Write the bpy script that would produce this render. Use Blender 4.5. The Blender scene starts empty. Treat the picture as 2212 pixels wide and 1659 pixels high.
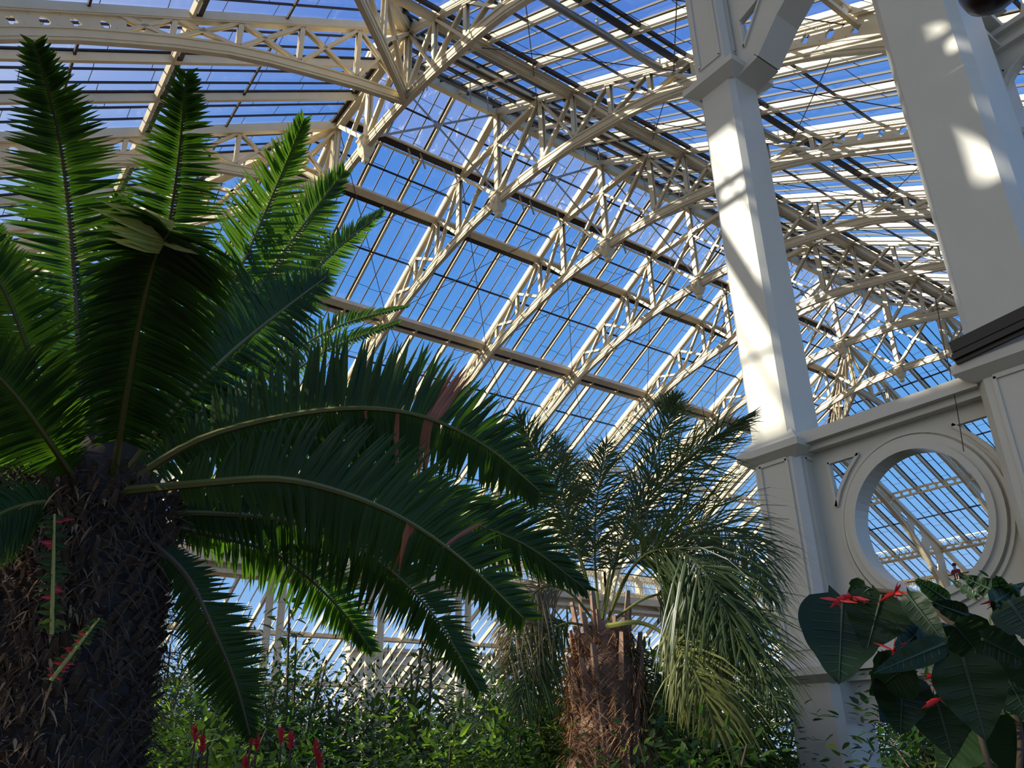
import bpy, bmesh, math, random
from mathutils import Vector, Matrix
random.seed(7)
R = math.radians
sc = bpy.context.scene
COL = sc.collection

# ------------------------------------------------------------------ camera
W, H, F = 2212.0, 1659.0, 1750.0
PITCH, YAW, ROLL = R(23.93), R(36.28), R(-1.21)
hd = Vector((math.sin(YAW), math.cos(YAW), 0)); rt = Vector((math.cos(YAW), -math.sin(YAW), 0)); UP = Vector((0, 0, 1))
fw = hd*math.cos(PITCH) + UP*math.sin(PITCH)
u0 = -hd*math.sin(PITCH) + UP*math.cos(PITCH)
r2 = rt*math.cos(ROLL) + u0*math.sin(ROLL)
u2 = -rt*math.sin(ROLL) + u0*math.cos(ROLL)
cam = bpy.data.cameras.new('camera'); co = bpy.data.objects.new('camera', cam); COL.objects.link(co)
co.matrix_world = Matrix(((r2.x, u2.x, -fw.x, 0), (r2.y, u2.y, -fw.y, 0), (r2.z, u2.z, -fw.z, 0), (0, 0, 0, 1)))
cam.sensor_fit = 'HORIZONTAL'; cam.sensor_width = 36; cam.lens = 36*F/W
cam.clip_start = .05; cam.clip_end = 500
sc.camera = co

def ray(px, py):
    return (r2*(px - W/2) - u2*(py - H/2) + fw*F).normalized()
def at(px, py, D): return ray(px, py)*D            # a point D metres away
def onY(px, py, Y): d = ray(px, py); return d*(Y/d.y)
def onX(px, py, X): d = ray(px, py); return d*(X/d.x)

# ------------------------------------------------------------------ world, sun, exposure
sc.view_settings.view_transform = 'Standard'; sc.view_settings.look = 'None'
sc.view_settings.gamma = 1; sc.view_settings.use_curve_mapping = False
sc.view_settings.exposure = 0.0
SUN = Vector((-.80, .36, .50)).normalized()
w = bpy.data.worlds.new('sky'); sc.world = w; w.use_nodes = True
nt = w.node_tree; nt.nodes.clear()
tc = nt.nodes.new('ShaderNodeTexCoord'); sx = nt.nodes.new('ShaderNodeSeparateXYZ')
nt.links.new(tc.outputs['Generated'], sx.inputs[0])
cr = nt.nodes.new('ShaderNodeValToRGB'); nt.links.new(sx.outputs['Z'], cr.inputs[0])
els = cr.color_ramp.elements
els[0].position = 0; els[0].color = (.42, .58, .86, 1)
els[1].position = .85; els[1].color = (.10, .20, .66, 1)
for p_, c_ in ((.10, (.34, .56, .92)), (.25, (.19, .46, .90)), (.45, (.10, .34, .83)), (.65, (.09, .27, .76))):
    e = els.new(p_); e.color = c_ + (1,)
# brighter, whiter sky around the sun
vd = nt.nodes.new('ShaderNodeVectorMath'); vd.operation = 'DOT_PRODUCT'; vd.inputs[1].default_value = SUN
nt.links.new(tc.outputs['Generated'], vd.inputs[0])
mr = nt.nodes.new('ShaderNodeMapRange'); mr.inputs[1].default_value = .35; mr.inputs[2].default_value = 1
nt.links.new(vd.outputs['Value'], mr.inputs[0])
pw = nt.nodes.new('ShaderNodeMath'); pw.operation = 'POWER'; pw.inputs[1].default_value = 1.6
nt.links.new(mr.outputs[0], pw.inputs[0])
mx = nt.nodes.new('ShaderNodeMixRGB'); mx.inputs[2].default_value = (1.3, 1.15, .95, 1)
nt.links.new(pw.outputs[0], mx.inputs[0]); nt.links.new(cr.outputs[0], mx.inputs[1])
bg = nt.nodes.new('ShaderNodeBackground'); bg.inputs[1].default_value = 1.0
nt.links.new(mx.outputs[0], bg.inputs[0])
wo = nt.nodes.new('ShaderNodeOutputWorld'); nt.links.new(bg.outputs[0], wo.inputs[0])
sl = bpy.data.lights.new('sun', 'SUN'); sl.energy = 7.5; sl.angle = R(.6); sl.color = (1, .93, .80)
so = bpy.data.objects.new('sun', sl); COL.objects.link(so)
so.rotation_mode = 'QUATERNION'; so.rotation_quaternion = SUN.to_track_quat('Z', 'Y')
sc.cycles.max_bounces = 8; sc.cycles.diffuse_bounces = 4; sc.cycles.glossy_bounces = 2
sc.cycles.transparent_max_bounces = 24; sc.cycles.transmission_bounces = 4
sc.cycles.caustics_reflective = False; sc.cycles.caustics_refractive = False

# ------------------------------------------------------------------ materials
MATS = {}
def mat(name, col, rough=.5, var=0.0, scale=8.0, col2=None, metal=0.0, spec=.5, trans=0.0, tcol=None, bump=0.0):
    if name in MATS: return MATS[name]
    m = bpy.data.materials.new(name); m.use_nodes = True; n = m.node_tree; b = n.nodes['Principled BSDF']
    b.inputs['Roughness'].default_value = rough; b.inputs['Metallic'].default_value = metal
    b.inputs['Specular IOR Level'].default_value = spec
    t = n.nodes.new('ShaderNodeTexCoord'); z = n.nodes.new('ShaderNodeTexNoise')
    z.inputs['Scale'].default_value = scale; z.inputs['Detail'].default_value = 4
    n.links.new(t.outputs['Object'], z.inputs['Vector'])
    c2 = col2 or tuple(max(0, c*(1 - var)) for c in col)
    r = n.nodes.new('ShaderNodeValToRGB'); r.color_ramp.elements[0].position = .35; r.color_ramp.elements[1].position = .68
    r.color_ramp.elements[0].color = (*c2, 1); r.color_ramp.elements[1].color = (*col, 1)
    n.links.new(z.outputs['Fac'], r.inputs[0]); n.links.new(r.outputs[0], b.inputs['Base Color'])
    if bump:
        bp = n.nodes.new('ShaderNodeBump'); bp.inputs['Strength'].default_value = bump
        z2 = n.nodes.new('ShaderNodeTexNoise'); z2.inputs['Scale'].default_value = scale*5
        n.links.new(t.outputs['Object'], z2.inputs['Vector'])
        n.links.new(z2.outputs['Fac'], bp.inputs['Height']); n.links.new(bp.outputs[0], b.inputs['Normal'])
    if trans:
        tr = n.nodes.new('ShaderNodeBsdfTranslucent'); tr.inputs[0].default_value = (*(tcol or col), 1)
        ms = n.nodes.new('ShaderNodeMixShader'); ms.inputs[0].default_value = trans
        o = n.nodes['Material Output']
        n.links.new(b.outputs[0], ms.inputs[1]); n.links.new(tr.outputs[0], ms.inputs[2]); n.links.new(ms.outputs[0], o.inputs[0])
    MATS[name] = m
    return m
def glass(name, dirt, lap=1.05):
    m = bpy.data.materials.new(name); m.use_nodes = True; n = m.node_tree; n.nodes.clear()
    o = n.nodes.new('ShaderNodeOutputMaterial')
    tp = n.nodes.new('ShaderNodeBsdfTransparent'); tp.inputs[0].default_value = (.93, .96, .97, 1)
    gl = n.nodes.new('ShaderNodeBsdfGlossy'); gl.inputs['Roughness'].default_value = .08
    lw = n.nodes.new('ShaderNodeLayerWeight'); lw.inputs[0].default_value = .5
    fp = n.nodes.new('ShaderNodeMath'); fp.operation = 'POWER'; fp.inputs[1].default_value = 5; n.links.new(lw.outputs['Facing'], fp.inputs[0])
    fr = n.nodes.new('ShaderNodeMath'); fr.operation = 'MULTIPLY_ADD'; fr.inputs[1].default_value = .5; fr.inputs[2].default_value = .03; n.links.new(fp.outputs[0], fr.inputs[0])
    a = n.nodes.new('ShaderNodeMixShader'); n.links.new(fr.outputs[0], a.inputs[0])
    n.links.new(tp.outputs[0], a.inputs[1]); n.links.new(gl.outputs[0], a.inputs[2])
    # dirt: streaks and wiped smears
    t = n.nodes.new('ShaderNodeTexCoord'); mp = n.nodes.new('ShaderNodeMapping'); mp.inputs['Scale'].default_value = (5, 2.2, 2.2)
    mp.inputs['Rotation'].default_value = (0, 0, .5)
    n.links.new(t.outputs['Object'], mp.inputs[0])
    z = n.nodes.new('ShaderNodeTexNoise'); z.inputs['Scale'].default_value = 1.0; z.inputs['Detail'].default_value = 6; z.inputs['Distortion'].default_value = 1.2
    n.links.new(mp.outputs[0], z.inputs['Vector'])
    r = n.nodes.new('ShaderNodeMapRange'); r.inputs[1].default_value = .58; r.inputs[2].default_value = .80
    r.inputs[3].default_value = dirt*.4; r.inputs[4].default_value = min(1, dirt*5)
    n.links.new(z.outputs['Fac'], r.inputs[0])
    tl = n.nodes.new('ShaderNodeBsdfTranslucent'); tl.inputs[0].default_value = (.9, .9, .92, 1)
    df = n.nodes.new('ShaderNodeBsdfDiffuse'); df.inputs[0].default_value = (.8, .8, .82, 1)
    td = n.nodes.new('ShaderNodeMixShader'); td.inputs[0].default_value = .5
    n.links.new(tl.outputs[0], td.inputs[1]); n.links.new(df.outputs[0], td.inputs[2])
    b = n.nodes.new('ShaderNodeMixShader'); n.links.new(r.outputs[0], b.inputs[0])
    n.links.new(a.outputs[0], b.inputs[1]); n.links.new(td.outputs[0], b.inputs[2])
    n.links.new(b.outputs[0], o.inputs[0])
    return m
IRON = mat('cream_painted_iron', (.78, .67, .46), .38, .07, 3.0)
IRON2 = mat('cream_painted_column', (.60, .57, .48), .33, .05, 2.0, bump=.06)
WOODC = mat('cream_painted_timber', (.72, .62, .44), .5, .12, 5.0)
DARK = mat('dark_metal_and_vent_shadow', (.035, .028, .03), .5, .3, 6)  # dark metal, and also the painted-in vent shadow beside purlins
BAR = mat('brown_glazing_bar', (.045, .032, .028), .5, .3, 6)
TUBE = mat('grey_tube', (.42, .44, .44), .3, .1, 3, metal=.3)
BLACK = mat('black_paint', (.012, .012, .013), .35, .2, 5)
GLASS = glass('roof_glass', .02); GLASSW = glass('dusty_vent_glass', .32)
STONE = mat('pale_stone', (.55, .50, .42), .8, .15, 3, bump=.2)
SOIL = mat('bed_soil', (.07, .045, .03), .95, .4, 4, bump=.5)

# ------------------------------------------------------------------ helpers
def tag(o, label=None, cat=None, group=None, kind=None):
    if label: o['label'] = label
    if cat: o['category'] = cat
    if group: o['group'] = group
    if kind: o['kind'] = kind
    return o
def empty(name, loc=(0, 0, 0), rz=0, parent=None):
    o = bpy.data.objects.new(name, None); COL.objects.link(o); o.location = loc; o.rotation_euler = (0, 0, rz)
    o.empty_display_size = .2; o.parent = parent
    return o
class MB:
    def __init__(s): s.v = []; s.f = []; s.m = []
    def add(s, vs, fs, mi=0):
        b = len(s.v); s.v += [tuple(x) for x in vs]; s.f += [tuple(b + i for i in f) for f in fs]; s.m += [mi]*len(fs)
    def box(s, c, d, mi=0):
        x, y, z = c; a, b, e = d[0]/2, d[1]/2, d[2]/2
        s.add([(x-a, y-b, z-e), (x+a, y-b, z-e), (x+a, y+b, z-e), (x-a, y+b, z-e), (x-a, y-b, z+e), (x+a, y-b, z+e), (x+a, y+b, z+e), (x-a, y+b, z+e)],
              [(0, 3, 2, 1), (4, 5, 6, 7), (0, 1, 5, 4), (1, 2, 6, 5), (2, 3, 7, 6), (3, 0, 4, 7)], mi)
    def beam(s, p, q, wd, ht, up=(0, 0, 1), mi=0, off=0):
        """box from p to q; wd across, ht along 'up'; off shifts along 'up'"""
        p = Vector(p); q = Vector(q); t = (q - p).normalized(); up = Vector(up)
        sd = t.cross(up)
        if sd.length < 1e-4: sd = t.cross(Vector((1, 0, 0)))
        sd.normalize(); u = sd.cross(t).normalized()
        a = sd*wd/2; vs = []
        for b in (p, q):
            for (i, j) in ((-1, -.5), (1, -.5), (1, .5), (-1, .5)): vs.append(b + a*i + u*(ht*j + off))
        s.add(vs, [(0, 3, 2, 1), (4, 5, 6, 7), (0, 1, 5, 4), (1, 2, 6, 5), (2, 3, 7, 6), (3, 0, 4, 7)], mi)
    def tube(s, pts, rad, n=8, mi=0, cap=True):
        pts = [Vector(p) for p in pts]; k = len(pts)
        if not isinstance(rad, (list, tuple)): rad = [rad]*k
        b = len(s.v); ref = None
        for i, p in enumerate(pts):
            t = (pts[min(i+1, k-1)] - pts[max(i-1, 0)]).normalized()
            if ref is None:
                ref = t.cross(Vector((0, 0, 1)))
                if ref.length < .1: ref = t.cross(Vector((1, 0, 0)))
            ref = (ref - t*ref.dot(t)).normalized(); o = t.cross(ref)
            for j in range(n):
                a = 2*math.pi*j/n; s.v.append(tuple(p + (ref*math.cos(a) + o*math.sin(a))*rad[i]))
        for i in range(k-1):
            for j in range(n):
                s.f.append((b+i*n+j, b+i*n+(j+1) % n, b+(i+1)*n+(j+1) % n, b+(i+1)*n+j)); s.m.append(mi)
        if cap:
            s.f.append(tuple(b+j for j in range(n))[::-1]); s.f.append(tuple(b+(k-1)*n+j for j in range(n))); s.m += [mi, mi]
    def lathe(s, prof, c, n=12, mi=0, sq=False, rot=0):
        """prof: (radius, z); sq: square section"""
        cx, cy, cz = c; b = len(s.v)
        if sq: n = 4; rot = math.pi/4
        k = 1/math.cos(math.pi/4) if sq else 1
        for (r_, z_) in prof:
            for j in range(n):
                a = 2*math.pi*j/n + rot; s.v.append((cx + r_*k*math.cos(a), cy + r_*k*math.sin(a), cz + z_))
        for i in range(len(prof)-1):
            for j in range(n):
                s.f.append((b+i*n+j, b+i*n+(j+1) % n, b+(i+1)*n+(j+1) % n, b+(i+1)*n+j)); s.m.append(mi)
        s.f.append(tuple(b+j for j in range(n))[::-1]); s.f.append(tuple(b+(len(prof)-1)*n+j for j in range(n))); s.m += [mi, mi]
    def mesh(s, name, mats):
        me = bpy.data.meshes.new(name); me.from_pydata(s.v, [], s.f)
        if not isinstance(mats, (list, tuple)): mats = [mats]
        for x in mats: me.materials.append(x)
        if len(mats) > 1: me.polygons.foreach_set('material_index', s.m)
        me.update(); return me
    def build(s, name, mats, parent=None, smooth=False):
        me = s.mesh(name, mats)
        if smooth: me.polygons.foreach_set('use_smooth', [True]*len(me.polygons))
        return link(name, me, parent)
def link(name, me, parent=None, loc=(0, 0, 0), rz=0, sy=1):
    o = bpy.data.objects.new(name, me); COL.objects.link(o); o.parent = parent; o.location = loc; o.rotation_euler = (0, 0, rz); o.scale = (1, sy, 1)
    return o
def plate(name, outer, holes, th, mats, to3, parent=None):
    """flat plate with holes: 2D outlines, to3(u, v, w) maps to 3D with w across the thickness"""
    bm = bmesh.new(); es = []
    for lp in [outer] + holes:
        vs = [bm.verts.new((a, b, 0)) for a, b in lp]
        for i in range(len(vs)): es.append(bm.edges.new((vs[i], vs[(i+1) % len(vs)])))
    r_ = bmesh.ops.triangle_fill(bm, edges=es, use_beauty=True, use_dissolve=False)
    tris = [[tuple(v.co[:2]) for v in f.verts] for f in bm.faces]
    bm.free()
    mb = MB(); idx = {}
    def g(p, k):
        key = (round(p[0], 5), round(p[1], 5), k)
        if key not in idx: idx[key] = len(mb.v); mb.v.append(tuple(to3(p[0], p[1], th/2 if k else -th/2)))
        return idx[key]
    for t in tris:
        mb.f.append(tuple(g(p, 1) for p in t)); mb.m.append(0)
        mb.f.append(tuple(g(p, 0) for p in t[::-1])); mb.m.append(0)
    for lp in [outer] + holes:
        for i in range(len(lp)):
            a, b = lp[i], lp[(i+1) % len(lp)]
            mb.f.append((g(a, 0), g(b, 0), g(b, 1), g(a, 1))); mb.m.append(0)
    me = mb.mesh(name, mats)
    bm = bmesh.new(); bm.from_mesh(me); bmesh.ops.recalc_face_normals(bm, faces=bm.faces); bm.to_mesh(me); bm.free()
    return me if parent is False else link(name, me, parent)
def circle(cx, cy, rx, ry=None, n=20):
    ry = ry or rx
    return [(cx + rx*math.cos(2*math.pi*i/n), cy + ry*math.sin(2*math.pi*i/n)) for i in range(n)]
def clover(cx, cy, r_, n=24):
    o = []
    for i in range(n):
        a = 2*math.pi*i/n; q = r_*(.62 + .38*abs(math.cos(2*a))); o.append((cx + q*math.cos(a), cy + q*math.sin(a)))
    return o

# ------------------------------------------------------------------ the building: section
GZ = -1.6                                     # floor
X0, B, YR, ZR, M = 6.88, 4.15, 15.5, 17.57, .55
NB = 6; X6 = X0 + NB*B; A_ = 2.1; DE = 14.9   # eaves / gallery columns
DW = 17.0                                     # outer gallery wall
def roofz(d): return ZR - M*abs(d)
ARCH = [(0, 14.04), (1.1, 14.0), (2.1, 13.92), (3.4, 13.72), (4.4, 13.5), (5.4, 13.27), (6.2, 13.03), (7.2, 12.62), (8.0, 12.24), (8.8, 11.84),
        (9.6, 11.38), (10.3, 10.93), (11.0, 10.42), (11.8, 9.75), (12.6, 8.95), (13.3, 8.1), (13.9, 7.1), (14.35, 6.0)]
def archz(d):
    d = abs(d)
    for (a, b), (c, e) in zip(ARCH, ARCH[1:]):
        if d <= c: return b + (e-b)*(d-a)/(c-a)
    return ARCH[-1][1]

# prototype meshes for one truss half (local y = distance from the ridge, x = thickness)
HALF = []
def P2(d, z, x=0): return Vector((x, d, z))
mb = MB()
s_ = Vector((0, 1, -M)).normalized(); nrm = Vector((0, M, 1)).normalized()
mb.beam(P2(A_, roofz(A_)), P2(DE, roofz(DE)), .10, .15, nrm, off=-.08); mb.beam(P2(A_, roofz(A_)), P2(DE, roofz(DE)), .18, .035, nrm, off=-.16)
HALF.append(('upper_chord', mb.mesh('upper_chord', IRON)))
def archbeam(mb, d0, d1, wd, z0, z1):
    ds = [d0] + [a for a, _ in ARCH if d0 < a < d1] + [d1]
    prof = []
    for d in ds:
        e = .05; sl_ = (archz(d+e) - archz(max(0, d-e)))/((d+e) - max(0, d-e)); n_ = Vector((0, -sl_, 1)).normalized()
        c = P2(d, archz(d)); prof.append([c + n_*z0 + Vector((-wd/2, 0, 0)), c + n_*z0 + Vector((wd/2, 0, 0)), c + n_*z1 + Vector((wd/2, 0, 0)), c + n_*z1 + Vector((-wd/2, 0, 0))])
    vs = [v for p in prof for v in p]; fs = [(0, 3, 2, 1)]
    for i in range(len(prof)-1):
        for j in range(4): fs.append((i*4+j, i*4+(j+1) % 4, i*4+4+(j+1) % 4, i*4+4+j))
    k = (len(prof)-1)*4; fs.append((k, k+1, k+2, k+3)); mb.add(vs, fs)
mb = MB()
archbeam(mb, 0, 14.35, .12, 0, .06); archbeam(mb, 0, 14.35, .155, .06, .13); archbeam(mb, 0, 14.35, .125, .13, .23); archbeam(mb, 0, 14.35, .17, .23, .28)
HALF.append(('lower_chord', mb.mesh('lower_chord', IRON)))
mb = MB()
archbeam(mb, A_, 14.35, .12, 0, .06); archbeam(mb, A_, 14.35, .155, .06, .13); archbeam(mb, A_, 14.35, .125, .13, .23); archbeam(mb, A_, 14.35, .17, .23, .28)
CUT = mb.mesh('lower_chord', IRON)
NODES = [2.1, 3.4, 4.75, 6.05, 7.3]
def strut(name, a, b, wd, th):
    m_ = MB(); t = (b-a).normalized(); n_ = Vector((1, 0, 0)).cross(t)
    for s in (-1, 1): m_.beam(a + Vector((s*.045, 0, 0)), b + Vector((s*.045, 0, 0)), .022, wd, n_)
    m_.beam(a, b, .09, .018, n_)
    HALF.append((name, m_.mesh(name, IRON)))
for d in NODES[:]:
    strut('strut', P2(d, archz(d)+.25), P2(d, roofz(d)-.18), .11 if d > 2.2 else .17, .1)
for a, b in zip(NODES, NODES[1:] + [8.25]):
    strut('brace', P2(a, roofz(a)-.2), P2(b, archz(b)+.28), .07, .05)
    strut('brace', P2(a, archz(a)+.28), P2(b, roofz(b)-.2), .09, .05)
# solid springing plate
ds = [7.55, 8.2, 8.9, 9.6, 10.3, 11, 11.8, 12.6, 13.3, 13.9, 14.35]
outer = [(7.55, roofz(7.55)-.16), (14.9, roofz(14.9)-.1), (14.9, 6.0), (14.35, 6.0)] + [(d, archz(d)+.2) for d in ds[::-1]]
holes = [circle(7.95, (roofz(7.95)+archz(7.95))/2+.02, .17, .2)]
d = 8.45; i = 0
while d < 11.05:
    c = (roofz(d) + archz(d))/2 + .03
    holes.append(circle(d, c, .095) if i % 2 == 0 else clover(d, c, .105)); d += .46; i += 1
holes += [circle(11.75, (roofz(11.75)+archz(11.75))/2+.1, .3, .36), circle(12.75, (roofz(12.75)+archz(12.75))/2+.1, .33, .52), circle(13.8, 8.55, .3, .7)]
HALF.append(('springing_plate', plate('springing_plate', outer, holes, .05, IRON, lambda u, v, w_: (w_, u, v), False)))
# rivet rows on the plate
mb = MB()
for d10 in range(0, 22):
    d = 8.25 + d10*.23
    if d > 13: break
    for z_ in (roofz(d)-.27, archz(d)+.40):
        for s in (-1, 1): mb.box((s*.03, d, z_), (.014, .022, .022))
HALF.append(('rivet_row', mb.mesh('rivet_row', IRON)))
# king post pieces
KING = []
mb = MB()
for s in (-1, 1): mb.beam(P2(0, 14.3, s*.05), P2(0, ZR-.05, s*.05), .05, .17, (0, 1, 0))
mb.beam(P2(0, 14.3), P2(0, ZR-.05), .08, .06, (0, 1, 0)); KING.append(('king_post', mb.mesh('king_post', IRON)))
mb = MB()
mb.lathe([(.02, -.42), (.07, -.38), (.085, -.30), (.06, -.25), (.10, -.2), (.15, -.05), (.17, 0), (.17, .26), (.21, .29), (.21, .34), (.14, .38)], (0, 0, 14.0), sq=True)
for s in (-1, 1):
    ring = [(s*.175, .085*math.cos(a*math.pi/6), 14.13 + .1*math.sin(a*math.pi/6)) for a in range(13)]
    mb.tube(ring, .018, 5); mb.box((s*.175, 0, 14.13), (.02, .08, .08))
KING.append(('pendant_boss', mb.mesh('pendant_boss', IRON)))
mb = MB(); mb.beam(P2(-2.1, 16.3), P2(2.1, 16.3), .10, .16); mb.beam(P2(-2.1, 16.22), P2(2.1, 16.22), .17, .03); KING.append(('collar', mb.mesh('collar', IRON)))
for s in (-1, 1):
    for (a, b, wd) in ((P2(0, 14.35), P2(s*2.0, roofz(2.1)-.15), .11), (P2(0, 16.2), P2(s*2.05, 14.15), .07)):
        mb = MB(); n_ = Vector((1, 0, 0)).cross((b-a).normalized())
        for q in (-1, 1): mb.beam(a + Vector((q*.05, 0, 0)), b + Vector((q*.05, 0, 0)), .022, wd, n_)
        mb.beam(a, b, .09, .02, n_); KING.append(('brace', mb.mesh('brace', IRON)))
    mb = MB(); mb.beam(P2(0, ZR), P2(s*A_, roofz(A_)), .10, .2, Vector((0, s*M, 1)), off=-.1); mb.beam(P2(0, ZR), P2(s*A_, roofz(A_)), .2, .04, Vector((0, s*M, 1)), off=-.2)
    KING.append(('upper_chord', mb.mesh('upper_chord', IRON)))
def half(parent, rz, loc=(0, 0, 0), sy=1, skip=(), cut=False):
    for n_, me in HALF:
        if n_ in skip: continue
        if cut and n_ == 'lower_chord': me = CUT
        link(n_, me, parent, loc, rz, sy)
where = ['at the left hip', 'second from the left hip', 'third from the left hip', 'fourth, just left of the sunlit column', 'fifth, behind the sunlit column', 'sixth, right of the sunlit column', 'seventh, at the far right hip']
for k in range(NB+1):
    t = empty('roof_truss', (X0 + k*B, YR, 0))
    tag(t, 'cream iron lattice roof truss with pendant, ' + where[k], 'roof truss', 'transverse lattice trusses under the ridge')
    for n_, me in KING: link(n_, me, t)
    half(t, 0); half(t, math.pi)
half_lab = {13.4: 'crossing the top left corner', 17.6: 'behind the two tallest cycad fronds', 21.75: 'furthest back at left'}
for Y in (13.4, 17.6):
    t = empty('half_truss', (X0 + A_, Y, 0), math.pi/2); half(t, 0, cut=True)
    tag(t, 'cream iron half truss with holed plate ' + half_lab[Y], 'roof truss', 'half trusses under the left hip slope')
def jack(x, y, rz, label, grp, dmin):
    t = empty('half_truss', (x, y, 0), rz)
    for n_, me in HALF:
        if n_ in ('springing_plate', 'rivet_row'): link(n_, me, t)
    for nm, fn in (('upper_chord', 0), ('lower_chord', 1)):
        m_ = MB()
        if fn == 0: m_.beam(P2(dmin, roofz(dmin)), P2(DE, roofz(DE)), .10, .20, nrm, off=-.1); m_.beam(P2(dmin, roofz(dmin)), P2(DE, roofz(DE)), .2, .04, nrm, off=-.2)
        else: archbeam(m_, dmin, 14.35, .24, 0, .05); archbeam(m_, dmin, 14.35, .13, .05, .27); archbeam(m_, dmin, 14.35, .17, .27, .31)
        m_.build(nm, IRON, t)
    tag(t, label, 'roof truss', grp)
jack(X0 + A_, 21.75, math.pi/2, 'cream iron half truss with holed plate ' + half_lab[21.75], 'half trusses under the left hip slope', A_ + 4.15)
for Y, l in ((13.4, 'nearest the round panel'), (17.6, 'in the middle of the round opening')):
    t = empty('half_truss', (X6 - A_, Y, 0), -math.pi/2); half(t, 0, cut=True)
    tag(t, 'cream iron half truss under the far right hip, ' + l, 'roof truss', 'half trusses under the right hip slope')
jack(X6 - A_, 21.75, -math.pi/2, 'cream iron half truss under the far right hip, at the left of the round opening', 'half trusses under the right hip slope', A_ + 4.15)
# hip trusses on the diagonals
q2 = math.sqrt(2)
for (x, y, dx, dy, l) in ((X0, YR+A_, -1, 1, 'at the back of the left hip behind the cycad'), (X0, YR-A_, -1, -1, 'fanning up out of the top edge from the left hip node'),
                          (X6, YR+A_, 1, 1, 'at the back of the right hip, left edge of the round opening'), (X6, YR-A_, 1, -1, 'at the near side of the far right hip')):
    rz = math.atan2(-dx, dy); dr = Vector((dx, dy, 0))/q2
    t = empty('hip_truss', Vector((x, y, 0)) - dr*q2*A_, rz); half(t, 0, sy=q2, cut=True)
    tag(t, 'diagonal hip truss ' + l, 'roof truss')

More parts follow.
